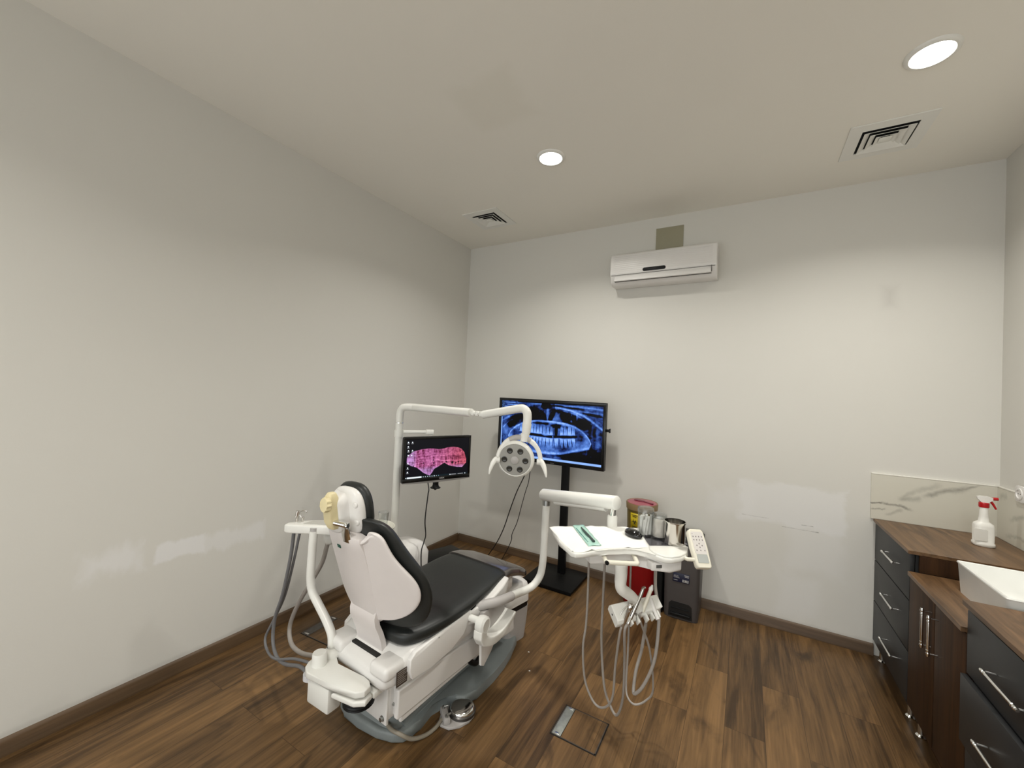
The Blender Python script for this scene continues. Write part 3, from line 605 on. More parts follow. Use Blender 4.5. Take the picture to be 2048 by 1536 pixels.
# seat frame
fr = [(-2.200, 0.180, 0.345, 0.385), (-2.190, 0.190, 0.332, 0.402), (-2.150, 0.200, 0.330, 0.414), (-2.11, 0.208, 0.330, 0.436), (-2.07, 0.213, 0.335, 0.455), (-1.95, 0.218, 0.338, 0.464), (-1.75, 0.220, 0.340, 0.480), (-1.58, 0.214, 0.355, 0.500), (-1.42, 0.190, 0.375, 0.522), (-1.30, 0.175, 0.40, 0.515)]
b = B()
for i in range(1): pass
loops = []
for y, hw, z0, z1 in fr:
    loops.append([(XC - hw, y, z0 + 0.02), (XC - hw + 0.02, y, z0), (XC + hw - 0.02, y, z0), (XC + hw, y, z0 + 0.02), (XC + hw, y, z1 - 0.02), (XC + hw - 0.006, y, z1 - 0.006), (XC + hw - 0.02, y, z1), (XC - hw + 0.02, y, z1), (XC - hw + 0.006, y, z1 - 0.006), (XC - hw, y, z1 - 0.02)])
b.loft(loops); obj('seat_frame', ch(b), WP, chair, angle=50)
for sx, x0, x1 in ((-1, -0.200, -0.090), (1, 0.096, 0.206)):
    b = B(); b.box((XC + (x0 + x1) / 2, -2.142, 0.405), (x1 - x0, 0.132, 0.056), 0.020, seg=4); obj('rear_cover', ch(b), WP, chair)
b = B(); b.box((XC + 0.002, -2.135, 0.4145), (0.176, 0.044, 0.012)); obj('slot_shade_block', ch(b), mat('slot_dark', (0.012, 0.011, 0.010), 0.8), chair)  # dark block in place of a hollow, its colour holds the slot's shade
sc_ = [(-2.085, 0.345), (-1.985, 0.338), (-1.86, 0.352), (-1.775, 0.385), (-1.742, 0.43), (-1.737, 0.482), (-1.80, 0.477), (-1.95, 0.462), (-2.075, 0.452), (-2.103, 0.43), (-2.105, 0.385)]
for sx in (1, -1):
    b = B(); b.prism([(y, z) for y, z in sc_], XC + sx * 0.205 if sx > 0 else XC - 0.229, XC + 0.229 if sx > 0 else XC - 0.205, Matrix(((0, 0, 1, 0), (1, 0, 0, 0), (0, 1, 0, 0), (0, 0, 0, 1))), 0.006, 3)
    obj('side_cover', ch(b), WP, chair)
b = B(); b.box((XC + 0.209, -2.128, 0.372), (0.003, 0.055, 0.060), 0.0006, M=Matrix.Identity(4)); pl = obj('rating_plate', ch(b), mat('brown_plate', (0.095, 0.075, 0.062), 0.35, 0.5), chair)
b = B()
for k in range(7):
    z = 0.397 - k * 0.0075; w_ = (0.045, 0.036, 0.045, 0.03, 0.045, 0.04, 0.045)[k]
    b.box((XC + 0.2108, -2.128 - (0.045 - w_) / 2, z), (0.0006, w_, 0.0022))
obj('plate_lettering', ch(b), mat('plate_print', (0.30, 0.27, 0.24), 0.4), pl)
for dy, dz in ((-1.945, 0.452), ):
    b = B(); b.cyl((XC + 0.2285, dy, dz), (XC + 0.2315, dy, dz), 0.003, 8); obj('screw', ch(b), ALU, chair)
# seat cushion: sections along y: (y, half width, bottom z, top z)
cs = [(-2.110, 0.115, 0.470, 0.490), (-2.100, 0.160, 0.452, 0.508), (-2.07, 0.198, 0.446, 0.520), (-2.00, 0.222, 0.448, 0.524), (-1.85, 0.236, 0.458, 0.526), (-1.70, 0.236, 0.474, 0.536), (-1.55, 0.225, 0.492, 0.553), (-1.45, 0.210, 0.503, 0.562), (-1.36, 0.200, 0.496, 0.554), (-1.27, 0.190, 0.470, 0.526), (-1.19, 0.178, 0.436, 0.488), (-1.13, 0.150, 0.410, 0.458), (-1.105, 0.10, 0.405, 0.438)]
def cush_loop(y, hw, z0, z1, n=28, ex=0.32):
    out = []
    for k in range(n):
        a = 2 * PI * k / n; c, s = math.cos(a), math.sin(a)
        x = math.copysign(abs(c) ** ex, c) * hw; zz = math.copysign(abs(s) ** 0.62, s)
        out.append((XC + x, y, (z0 + z1) / 2 + zz * (z1 - z0) / 2))
    return out
b = B(); b.loft([cush_loop(*c) for c in cs]); obj('seat_cushion', ch(b), VINYL, chair, angle=80, mods=[('SUBSURF', dict(levels=1, render_levels=2))])
b = B(); cv = [(-1.425, 0.213, 0.496, 0.566), (-1.40, 0.211, 0.494, 0.564), (-1.36, 0.207, 0.488, 0.560), (-1.27, 0.198, 0.462, 0.533), (-1.19, 0.187, 0.428, 0.495), (-1.13, 0.165, 0.402, 0.464), (-1.09, 0.115, 0.400, 0.442)]
b.loft([cush_loop(*c) for c in cv]); obj('foot_cover', ch(b), mat('smoky_clear_plastic', (0.095, 0.085, 0.08), 0.16, coat=0.5, var=0.15, spec=0.7), chair, angle=80)['label'] = 'smoky clear plastic foot cover'
# right knee bracket of the frame
b = B(); b.loft([[(XC + 0.175, y, z0), (XC + 0.225 + xo, y, z0 + 0.01), (XC + 0.228 + xo, y, z1), (XC + 0.18, y, z1 + 0.004)] for y, z0, z1, xo in ((-1.74, 0.40, 0.476, 0), (-1.66, 0.385, 0.486, 0.018), (-1.58, 0.39, 0.500, 0.030), (-1.50, 0.41, 0.520, 0.026), (-1.42, 0.44, 0.530, 0.004))])
obj('knee_bracket', ch(b), WP, chair, mods=[('BEVEL', dict(width=0.008, segments=3, limit_method='ANGLE'))])
b = B(); b.box((XC + 0.222, -1.70, 0.452), (0.012, 0.055, 0.075), 0.004); obj('armrest_recess', ch(b), BLK, chair)

# backrest
def yb(z): return -2.150 - 0.322 * (z - 0.53)
HW = [(0.572, 0.085), (0.578, 0.115), (0.587, 0.15), (0.600, 0.182), (0.623, 0.222), (0.662, 0.260), (0.704, 0.280), (0.747, 0.283), (0.788, 0.270), (0.825, 0.243), (0.868, 0.214), (0.914, 0.199), (0.945, 0.192), (0.962, 0.178), (0.972, 0.155), (0.974, 0.125)]
b = B(); rows = []
for z, hw in HW:
    row = []
    for i in range(25):
        x = -hw + 2 * hw * i / 24
        row.append((XC + x, yb(z) + 0.018 + 0.36 * max(0, abs(x) - 0.085) + 0.35 * max(0, abs(x) - 0.20) ** 1.3, z if abs(x) > 0.122 else min(z, 0.926 + 0.3 * max(0, abs(x) - 0.10))))
    rows.append(row)
b.grid(rows); bk = obj('backrest_shell', ch(b), WS, chair, angle=70, mods=[('SOLIDIFY', dict(thickness=0.016, offset=1.0)), ('SUBSURF', dict(levels=1, render_levels=2))])
b = B()
for z, hx, dp in (): pass
sp_ = [(0.555, 0.082, 0.0), (0.575, 0.088, 0.004), (0.62, 0.092, 0.006), (0.75, 0.098, 0.008), (0.88, 0.102, 0.010), (0.945, 0.103, 0.010), (0.962, 0.100, 0.006), (0.966, 0.096, -0.006)]
def zt_(z, x): return z if z < 0.9 else z - 0.014 - 0.15 * x
b.loft([[(XC + x, yb(z) + dy, zt_(z, x)) for x, dy in ((-hx, 0.045), (-hx, 0.014 - dp), (-hx + 0.018, -dp), (hx - 0.018, -dp), (hx, 0.014 - dp), (hx, 0.045))] for z, hx, dp in sp_])
sh = obj('spine_cover', ch(b), WS, chair, angle=50)
b = B(); b.box((0, 0, 0), (0.022, 0.0015, 0.015), 0.0005, M=Matrix.Translation((XC - 0.045, yb(0.872) - 0.0112, 0.872)) @ Matrix.Rotation(math.radians(17.8), 4, 'X')); obj('green_sticker', ch(b), mat('green_label', (0.005, 0.075, 0.05), 0.4), sh)
b = B(); loops = []
for z, hx, y in ((0.60, 0.084, -2.172), (0.575, 0.084, -2.178), (0.545, 0.086, -2.174), (0.51, 0.088, -2.158), (0.47, 0.087, -2.142), (0.43, 0.084, -2.132), (0.395, 0.082, -2.126)):
    loops.append([(XC - hx, y, z), (XC - hx, y + 0.024, z), (XC + hx, y + 0.024, z), (XC + hx, y, z)])
b.loft(loops); obj('backrest_bracket', ch(b), WS, chair, angle=50)
b = B(); loops = []
for z, hw, th in ((0.530, 0.13, 0.012), (0.536, 0.19, 0.03), (0.555, 0.235, 0.05), (0.60, 0.272, 0.062), (0.66, 0.297, 0.068), (0.72, 0.306, 0.070), (0.79, 0.295, 0.068), (0.84, 0.264, 0.065), (0.90, 0.230, 0.060), (0.95, 0.212, 0.054), (0.985, 0.190, 0.044), (1.003, 0.158, 0.03), (1.008, 0.12, 0.012)):
    lp = []; n = 15
    def wing(x): return yb(z) + 0.036 + 0.36 * max(0, abs(x) - 0.085) * 0.95 + 0.3 * max(0, abs(x) - 0.20) ** 1.3
    for i in range(n): x = -hw + 2 * hw * i / (n - 1); lp.append((XC + x, wing(x), z))
    for i in range(n): x = hw - 2 * hw * i / (n - 1); q = max(0.0, 1 - abs(x / hw) ** 6); lp.append((XC + x, wing(x) + 0.012 + th * q ** 0.5, z))
    loops.append(lp)
b.loft(loops); obj('backrest_cushion', ch(b), VINYL, chair, angle=80, mods=[('SUBSURF', dict(levels=1, render_levels=1))])
# headrest
HM = frame((1.137, -2.250, 1.031), (1, 0, 0), (0.0, 0.985, 0.17))
def disc_loop(hw, hh, d, n=32, ex=0.72): return [HM @ Vector((math.copysign(abs(math.cos(2 * PI * k / n)) ** ex, math.cos(2 * PI * k / n)) * hw, math.copysign(abs(math.sin(2 * PI * k / n)) ** ex, math.sin(2 * PI * k / n)) * hh, d)) for k in range(n)]
b = B(); b.loft([disc_loop(0.078, 0.090, -0.004), disc_loop(0.092, 0.102, 0.004), disc_loop(0.097, 0.106, 0.018), disc_loop(0.093, 0.102, 0.032), disc_loop(0.076, 0.084, 0.042), disc_loop(0.04, 0.045, 0.046)]); obj('headrest_cushion', b, VINYL, chair, angle=80)
b = B(); b.loft([disc_loop(0.085, 0.094, -0.002), disc_loop(0.089, 0.097, -0.012), disc_loop(0.085, 0.092, -0.026), disc_loop(0.070, 0.078, -0.036), disc_loop(0.05, 0.06, -0.040)])
b.loft([[HM @ Vector((-0.016 + x * sx, y * (0.5 + 0.5 * sx), d)) for x, y in rrect(0.105, 0.160, 0.035, 5)] for d, sx in ((-0.024, 1.15), (-0.040, 0.98), (-0.058, 0.88), (-0.074, 0.82), (-0.081, 0.72))])
hs = obj('headrest_shell', b, WP, chair, angle=60)
for sx, sy in ((0.064, 0.034), (0.064, -0.038), (-0.066, 0.034), (-0.066, -0.038)):
    b = B(); b.lathe([(0.0135, 0), (0.0135, 0.004), (0.010, 0.008), (0.001, 0.009)], M=HM @ Matrix.Translation((sx, sy, -0.030)) @ Matrix.Rotation(PI, 4, 'X'), seg=16); obj('screw_cap', b, WP, hs)
b = B(); b.loft([[(1.135 - hx, y0, z), (1.135 + hx, y0, z), (1.135 + hx, y1, z), (1.135 - hx, y1, z)] for z, hx, y0, y1 in ((0.968, 0.018, -2.345, -2.312), (1.00, 0.023, -2.362, -2.322), (1.06, 0.023, -2.372, -2.328), (1.095, 0.020, -2.370, -2.328), (1.116, 0.012, -2.362, -2.335))])
obj('headrest_bracket', b, CREAM, chair, mods=[('BEVEL', dict(width=0.008, segments=3, limit_method='ANGLE'))])
b = B(); kp = []
for k in range(60):
    a = 2 * PI * k / 60; r = 0.0265 + 0.0022 * math.cos(10 * a); kp.append((r * math.cos(a), r * math.sin(a)))
b.prism(kp, 0, 0.020, frame((1.143, -2.366, 1.072), (1, 0, 0), (-0.12, -1, 0.05)), 0.003, 2); b.lathe([(0.013, 0.0), (0.013, -0.012)], M=frame((1.143, -2.370, 1.072), (1, 0, 0), (-0.12, -1, 0.05)), seg=16)
obj('headrest_knob', b, CREAM, chair, angle=25)
b = B(); b.cyl((1.148, -2.345, 1.000), (1.200, -2.330, 0.996), 0.0105, 20); obj('headrest_rod', b, CHROME, chair)
b = B(); b.box((0, 0, 0), (0.050, 0.006, 0.085), 0.002, M=Matrix.Translation((1.172, -2.302, 0.950)) @ Matrix.Rotation(math.radians(18), 4, 'X')); b.cyl((1.178, -2.328, 0.996), (1.205, -2.320, 0.990), 0.012, 14); obj('headrest_slide', b, CHROME, chair)
# right armrest with its hub, swung down, and the grey cheek plate behind it
b = B(); b.cyl((1.405, -1.755, 0.448), (1.455, -1.755, 0.448), 0.016, 20); b.lathe([(0.020, -0.022), (0.036, -0.018), (0.041, 0.0), (0.040, 0.018), (0.030, 0.027), (0.027, 0.024), (0.001, 0.024)], M=frame((1.474, -1.752, 0.436), (0, 1, 0), (1, 0, 0.0)), seg=28)
obj('armrest_hub', b, WE, chair)
b = B(); arm_p = [(-1.765, 0.420), (-1.768, 0.390), (-1.752, 0.364), (-1.705, 0.342), (-1.64, 0.335), (-1.58, 0.345), (-1.53, 0.362), (-1.485, 0.388)]
loops = []
for i, (y, z) in enumerate(arm_p):
    p = Vector((0, y, z)); q = Vector((0, arm_p[min(i + 1, len(arm_p) - 1)][0] - arm_p[max(0, i - 1)][0], arm_p[min(i + 1, len(arm_p) - 1)][1] - arm_p[max(0, i - 1)][1])).normalized()
    nn = Vector((0, -q.z, q.y)); h_ = (0.026, 0.026, 0.024, 0.022, 0.02, 0.018, 0.015, 0.009)[i]; x0, x1 = (1.452, 1.500) if i < 3 else (1.44 - 0.004 * i, 1.512)
    loops.append([Vector((x0, 0, 0)) + p + nn * h_, Vector((x1, 0, 0)) + p + nn * h_, Vector((x1, 0, 0)) + p - nn * h_, Vector((x0, 0, 0)) + p - nn * h_])
b.loft(loops); obj('armrest', b, WE, chair, angle=60, mods=[('BEVEL', dict(width=0.008, segments=3, limit_method='ANGLE')), ('SUBSURF', dict(levels=1, render_levels=1))])
b = B(); b.prism([(-1.735, 0.37), (-1.66, 0.33), (-1.57, 0.338), (-1.495, 0.375), (-1.50, 0.405), (-1.54, 0.435), (-1.60, 0.456), (-1.70, 0.458)], 1.425, 1.450, Matrix(((0, 0, 1, 0), (1, 0, 0, 0), (0, 1, 0, 0), (0, 0, 0, 1))), 0.005, 2); obj('cheek_plate', b, GREYL, chair)
b = B(); b.prism([(-1.70, 0.345), (-1.62, 0.335), (-1.53, 0.345), (-1.48, 0.37), (-1.52, 0.30), (-1.60, 0.22), (-1.665, 0.180), (-1.69, 0.195)], 1.425, 1.440, Matrix(((0, 0, 1, 0), (1, 0, 0, 0), (0, 1, 0, 0), (0, 0, 0, 1))), 0.004, 2); obj('skirt_panel', b, WP, chair)
b = B(); b.tube([(1.34, -1.68, 0.19), (1.36, -1.62, 0.14), (1.35, -1.55, 0.16), (1.33, -1.50, 0.22)], 0.014, 10, 5); obj('cable_loop', b, BLK, chair)

ub = thing('utility_box', 'white rounded floor box with a black band under the foot of the chair', 'utility box', (1.255, -1.125, 0))
UM = Matrix.Translation((1.255, -1.125, 0)) @ Matrix.Rotation(math.radians(-12), 4, 'Z')
def uloop(z, hx, hy): return [UM @ Vector((x, y, z)) for x, y in rrect(2 * hx, 2 * hy, 0.045, 6)]
b = B(); b.loft([uloop(0.0, 0.085, 0.10), uloop(0.10, 0.095, 0.105), uloop(0.20, 0.10, 0.11)]); obj('lower_body', b, GREYL, ub, angle=50)
b = B(); b.loft([uloop(0.20, 0.097, 0.107), uloop(0.232, 0.097, 0.107)]); obj('band', b, BLK, ub, angle=50)
b = B(); b.loft([uloop(0.232, 0.101, 0.111), uloop(0.30, 0.10, 0.11), uloop(0.335, 0.093, 0.102), uloop(0.352, 0.078, 0.085), uloop(0.358, 0.055, 0.06)]); obj('lid', b, WP, ub, angle=60)

# foot pedal
pd = thing('foot_pedal', 'round chrome-topped foot pedal on the floor beside the chair base', 'foot pedal', (1.385, -1.79, 0))
pc = (1.392, -1.782)
b = B(); b.prism([(1.335, -1.865), (1.360, -1.888), (1.405, -1.882), (1.440, -1.845), (1.458, -1.80), (1.458, -1.76), (1.438, -1.722), (1.40, -1.706), (1.355, -1.715), (1.325, -1.745), (1.318, -1.80), (1.325, -1.845)], 0.0, 0.014, bev=0.004); obj('pedal_base', b, GREYL, pd)
b = B(); b.lathe([(0.058, 0.014), (0.058, 0.034), (0.0555, 0.040), (0.050, 0.043), (0.030, 0.0445), (0.001, 0.045)], (1.398, -1.775, 0)); obj('pedal_disc', b, CHROME, pd, angle=50)
b = B(); b.lathe([(0.064, 0.014), (0.064, 0.026), (0.059, 0.03)], (1.398, -1.775, 0)); obj('pedal_rim', b, mat('dark_steel', (0.12, 0.115, 0.11), 0.3, 0.8), pd)
PM = frame((1.358, -1.852, 0.028), (0.80, -0.60, 0), (0, 0, 1))
b = B(); b.box((0, 0, 0), (0.085, 0.030, 0.028), 0.005, M=PM); obj('pedal_block', b, GREYL, pd)
for sx in (-1, 1):
    b = B(); b.cyl(PM @ Vector((sx * 0.028, 0.0, 0.014)), PM @ Vector((sx * 0.028, 0.0, 0.024)), 0.0065, 12); b.tube([PM @ Vector((sx * 0.028, 0.0, 0.022)), PM @ Vector((sx * 0.024, 0.02, 0.024))], 0.004, 8); obj('pedal_lug', b, ALU, pd)
b = B(); b.tube([(1.125, -1.96, 0.13), (1.130, -2.005, 0.075), (1.170, -2.045, 0.066), (1.235, -2.072, 0.066), (1.285, -2.066, 0.060), (1.318, -2.025, 0.026), (1.340, -1.965, 0.009), (1.352, -1.91, 0.010), (1.352, -1.868, 0.020)], 0.0085, 12, 6); obj('pedal_hose', b, mat('hose_beige', (0.27, 0.24, 0.19), 0.45), pd)

# ------------------------------------------------------------------ assistant arm behind the chair
aa = thing('assistant_arm', 'white bent-tube assistant arm with small holder shelf left of the backrest', 'dental unit arm', (1.10, -2.24, 0.10))
ap = [(0.942, -2.24), (0.945, -2.275), (0.963, -2.302), (1.002, -2.321), (1.104, -2.311), (1.19, -2.298), (1.255, -2.286), (1.278, -2.262), (1.272, -2.228), (1.248, -2.212), (1.205, -2.205), (1.06, -2.222), (1.01, -2.195), (0.985, -2.168), (0.955, -2.175), (0.940, -2.205)]
b = B(); b.prism(ap, 0.330, 0.356, bev=0.005, seg=3); obj('swing_plate', b, WE, aa)
b = B(); b.prism([(x if x > 1.1 else x + 0.0, y) for x, y in [(1.14, -2.305), (1.25, -2.29), (1.285, -2.262), (1.275, -2.222), (1.24, -2.208), (1.17, -2.215)]], 0.296, 0.320, bev=0.008, seg=3); b.box((1.255, -2.185, 0.308), (0.05, 0.06, 0.024), 0.004); obj('swing_joint', b, WE, aa)
b = B(); b.lathe([(0.060, 0.298), (0.063, 0.292), (0.060, 0.287), (0.063, 0.281), (0.060, 0.276), (0.063, 0.270), (0.060, 0.265), (0.062, 0.259), (0.052, 0.251), (0.001, 0.249)], (1.20, -2.220, 0), seg=28); obj('rubber_bellows', b, BLK, aa)
b = B(); b.box((1.055, -2.275, 0.272), (0.135, 0.062, 0.10), 0.008); obj('valve_box', b, WE, aa)
b = B(); b.lathe([(0.030, 0.356), (0.0285, 0.40), (0.026, 0.405), (0.001, 0.405)], (0.997, -2.262, 0), seg=28); obj('pivot_cap', b, WE, aa)
b = B(); b.lathe([(0.026, 0.322), (0.026, 0.300), (0.020, 0.294), (0.001, 0.294)], (0.972, -2.285, 0), seg=20); obj('foot_knob', b, mat('clear_knob', (0.62, 0.62, 0.64), 0.15), aa)
b = B(); b.lathe([(0.038, 0.354), (0.037, 0.365), (0.030, 0.376), (0.022, 0.384), (0.022, 0.39)], (0.984, -2.192, 0), seg=24, cap=False); obj('collar', b, WE, aa, angle=60)
b = B(); b.tube([(0.984, -2.192, 0.352), (0.980, -2.190, 0.395), (0.966, -2.186, 0.436), (0.915, -2.179, 0.478), (0.852, -2.176, 0.525), (0.806, -2.176, 0.566), (0.792, -2.180, 0.622), (0.795, -2.183, 0.72), (0.800, -2.183, 0.850)], 0.0185, 18, 5); obj('tube', b, WE, aa, angle=60)
b = B(); b.lathe([(0.0165, 0.835), (0.0165, 0.865)], (0.800, -2.183, 0), seg=20); obj('tube_neck', b, GREYL, aa)
AT = frame((0.765, -2.155, 0.862), (0.845, 0.53, 0), (0, 0, 1))
b = B(); b.prism([(-0.125, -0.032), (-0.105, -0.045), (0.095, -0.050), (0.120, -0.038), (0.128, 0.0), (0.118, 0.04), (0.08, 0.05), (-0.02, 0.042), (-0.09, 0.02), (-0.122, -0.005)], -0.028, 0.012, AT, 0.008, 3); ash = obj('holder_shelf', b, WE, aa)
b = B(); b.prism([(-0.045, -0.022), (0.09, -0.034), (0.108, 0.0), (0.075, 0.034), (-0.02, 0.026)], 0.0115, 0.0135, AT, 0.0006, 1); obj('tray_inset', b, mat('inset_grey', (0.50, 0.49, 0.45), 0.5), ash)
def tube_hose(parent, name, pts, r, mt_, seg=10):
    b = B(); b.tube(pts, r, seg, 6); return obj(name, b, mt_, parent, angle=80)
sy_ = thing('air_water_syringe', 'chrome air-water syringe standing in the shelf left of the backrest', 'dental syringe', (0.682, -2.195, 0.84))
b = B(); b.cyl((0.682, -2.196, 0.845), (0.686, -2.194, 0.900), 0.0065, 14); b.cyl((0.684, -2.195, 0.896), (0.688, -2.192, 0.924), 0.0095, 16); b.tube([(0.686, -2.193, 0.918), (0.70, -2.187, 0.923), (0.715, -2.178, 0.928), (0.726, -2.17, 0.918)], 0.0022, 8, 5); obj('body', b, STEEL, sy_)
b = B(); b.tube([(0.692, -2.188, 0.905), (0.705, -2.179, 0.885), (0.712, -2.176, 0.872)], 0.0028, 8, 4); obj('lever', b, WP, sy_)
tube_hose(sy_, 'hose', [(0.675, -2.200, 0.845), (0.668, -2.197, 0.80), (0.641, -2.190, 0.679), (0.566, -2.172, 0.483), (0.488, -2.156, 0.341), (0.482, -2.157, 0.227), (0.549, -2.174, 0.178), (0.664, -2.201, 0.199), (0.838, -2.241, 0.274), (0.962, -2.285, 0.312)], 0.0082, HOSED)
se = thing('suction_handpiece', 'thin grey suction hose second from left on the assistant shelf', 'suction handpiece', (0.70, -2.18, 0.84))
b = B(); b.cyl((0.706, -2.182, 0.845), (0.708, -2.180, 0.888), 0.0055, 12); b.cyl((0.708, -2.180, 0.886), (0.709, -2.18, 0.896), 0.007, 12); obj('body', b, STEEL, se)
tube_hose(se, 'hose', [(0.705, -2.183, 0.848), (0.694, -2.186, 0.80), (0.639, -2.169, 0.671), (0.557, -2.153, 0.473), (0.452, -2.141, 0.31), (0.398, -2.147, 0.206), (0.46, -2.168, 0.170), (0.567, -2.187, 0.179), (0.742, -2.203, 0.252), (0.948, -2.245, 0.325)], 0.0062, HOSED)
sw = thing('suction_handpiece', 'thick grey suction hose looping down behind the chair back to the assistant arm', 'suction handpiece', (0.76, -2.08, 0.75))
b = B(); b.lathe([(0.020, 0), (0.028, 0.012), (0.030, 0.04), (0.024, 0.052), (0.001, 0.054)], (0.775, -2.075, 0.755), seg=20); obj('body', b, WE, sw, angle=60)
tube_hose(sw, 'hose', [(0.772, -2.078, 0.775), (0.766, -2.085, 0.74), (0.732, -2.08, 0.655), (0.646, -2.069, 0.539), (0.525, -2.055, 0.384), (0.459, -2.055, 0.247), (0.514, -2.08, 0.186), (0.649, -2.117, 0.203), (0.804, -2.144, 0.256), (0.945, -2.19, 0.325)], 0.0105, HOSE, 12)

# ------------------------------------------------------------------ spittoon unit
sp = thing('spittoon_unit', 'white cuspidor unit with basin on the far side of the chair', 'spittoon', (0.66, -1.50, 0))
b = B(); b.loft([[(x, y, z) for x, y in rrect(2 * hx, 2 * hy, min(hx, hy) * 0.75, 6, 0.655, cy)] for z, hx, hy, cy in ((0.0, 0.095, 0.21, -1.50), (0.15, 0.095, 0.215, -1.50), (0.36, 0.105, 0.22, -1.50), (0.47, 0.11, 0.20, -1.48), (0.53, 0.098, 0.17, -1.49), (0.553, 0.075, 0.13, -1.49), (0.56, 0.04, 0.08, -1.49))]); obj('body', b, WP, sp, angle=60)
b = B(); b.loft([[(x, y, z) for x, y in rrect(2 * hx, 2 * hy, min(hx, hy) * 0.7, 6, 0.66, -1.70)] for z, hx, hy in ((0.0, 0.07, 0.05), (0.55, 0.065, 0.045), (0.66, 0.06, 0.05))]); obj('basin_column', b, WP, sp, angle=60)
b = B(); b.lathe([(0.03, 0.62), (0.06, 0.655), (0.095, 0.69), (0.112, 0.715), (0.116, 0.724), (0.112, 0.727), (0.10, 0.716), (0.07, 0.69), (0.02, 0.672), (0.001, 0.671)], (0.68, -1.715, 0), seg=36); obj('basin', b, mat('ivory_glaze', (0.78, 0.77, 0.68), 0.15), sp, angle=60)
b = B(); b.tube([(0.60, -1.80, 0.62), (0.60, -1.80, 0.84), (0.605, -1.795, 0.868), (0.625, -1.785, 0.876), (0.690, -1.745, 0.872)], [0.012, 0.012, 0.012, 0.0115, 0.009], 14, 4); obj('cup_filler', b, WP, sp)
gl = thing('drinking_cup', 'clear plastic cup on the rim of the cuspidor behind the headrest', 'cup', (0.70, -1.69, 0.724))
b = B(); b.lathe([(0.022, 0.712), (0.030, 0.80), (0.0312, 0.802), (0.029, 0.80), (0.021, 0.714), (0.001, 0.714)], (0.705, -1.672, 0), seg=24); obj('cup_wall', b, GLASSY, gl, angle=60)

# ------------------------------------------------------------------ operating lamp on its post
ol = thing('operating_lamp', 'white dental operating lamp on a long jointed arm above the chair', 'dental lamp', (0.60, -1.48, 0.50))
b = B(); b.cyl((0.60, -1.48, 0.545), (0.60, -1.48, 1.305), 0.0235, 24); obj('post', b, WE, ol)
b = B(); b.lathe([(0.0245, 1.305), (0.0245, 1.309)], (0.60, -1.48, 0), seg=24); obj('joint_ring', b, CHROME, ol)
b = B(); b.tube([(0.60, -1.48, 1.309), (0.60, -1.48, 1.355), (0.604, -1.4785, 1.385), (0.622, -1.475, 1.404), (0.655, -1.468, 1.410), (0.72, -1.459, 1.411)], 0.0235, 20, 5); b.cyl((0.70, -1.462, 1.411), (1.235, -1.588, 1.414), 0.0225, 20); b.lathe([(0.020, 0), (0.0225, 0.003)], M=frame((1.235, -1.588, 1.414), (0, 0, 1), (0.535, -0.126, 0.003)), seg=20); obj('lower_arm', b, WE, ol, angle=60)
b = B()
for q in ((1.252, -1.592, 1.414), (1.286, -1.601, 1.413), (1.318, -1.610, 1.413)): b.lathe([(0.001, -0.014), (0.012, -0.012), (0.016, 0), (0.012, 0.012), (0.001, 0.014)], q, seg=16)
b.cyl((1.23, -1.588, 1.414), (1.345, -1.618, 1.413), 0.009, 14); obj('elbow', b, WE, ol, angle=60)
b = B(); b.tube([(1.335, -1.615, 1.411), (1.50, -1.633, 1.444), (1.555, -1.638, 1.455), (1.585, -1.640, 1.456), (1.605, -1.642, 1.440), (1.610, -1.644, 1.410), (1.609, -1.645, 1.385)], [0.0205] * 7, 20, 5); obj('upper_arm', b, WE, ol, angle=60)
b = B(); b.tube([(1.609, -1.645, 1.386), (1.607, -1.645, 1.345), (1.603, -1.646, 1.335), (1.602, -1.646, 1.328)], [0.0225, 0.0205, 0.018, 0.018], 20); b.cyl((1.602, -1.646, 1.336), (1.598, -1.648, 1.300), 0.0215, 20, 0.018); obj('swivel', b, WE, ol)
LN = Vector((0.30, -0.90, -0.14)).normalized()
LM = frame((1.568, -1.672, 1.212), (1, 0.45, 0), LN)      # local z = light direction, x across
yk = []
for k in range(21):
    a = math.radians(-8 + 196 * k / 20); yk.append(Vector((1.580, -1.655, 1.207)) + Vector((0.83, 0.42, 0)).normalized() * math.cos(a) * 0.103 + Vector((0, 0, 1)) * math.sin(a) * 0.112)
b = B(); b.tube(yk, [0.011] * 6 + [0.0125] * 9 + [0.011] * 6, 14); obj('yoke', b, WE, ol, angle=60)
b = B(); b.tube(yk[7:14], 0.0138, 14); obj('yoke_grip', b, GREYL, ol, angle=60)
b = B(); b.lathe([(0.001, -0.066), (0.045, -0.062), (0.072, -0.049), (0.088, -0.028), (0.092, -0.012), (0.089, 0.000), (0.080, 0.008), (0.077, 0.006)], M=LM, seg=44, cap=False); hd = obj('lamp_head', b, WE, ol, angle=60)
b = B(); b.lathe([(0.0775, 0.003), (0.076, 0.007), (0.03, 0.009), (0.029, 0.009), (0.001, 0.009)], M=LM, seg=44); obj('lamp_face', b, mat('lamp_face_grey', (0.32, 0.315, 0.29), 0.35), hd, angle=60)
b = B(); b.lathe([(0.020, 0.009), (0.020, 0.013), (0.017, 0.015), (0.001, 0.0155)], M=LM, seg=24); obj('face_cap', b, GREYL, hd)
for k in range(6):
    a = math.radians(60 * k); p = LM @ Matrix.Translation((0.051 * math.cos(a), 0.051 * math.sin(a), 0.0066))
    b = B(); b.lathe([(0.0145, 0.0), (0.0145, 0.0035), (0.0115, 0.0045), (0.009, 0.003), (0.001, 0.0035)], M=p, seg=20); obj('lens', b, mat('lens_dark', (0.035, 0.034, 0.03), 0.12), hd)
XR = Vector((0.83, 0.42, 0)).normalized()
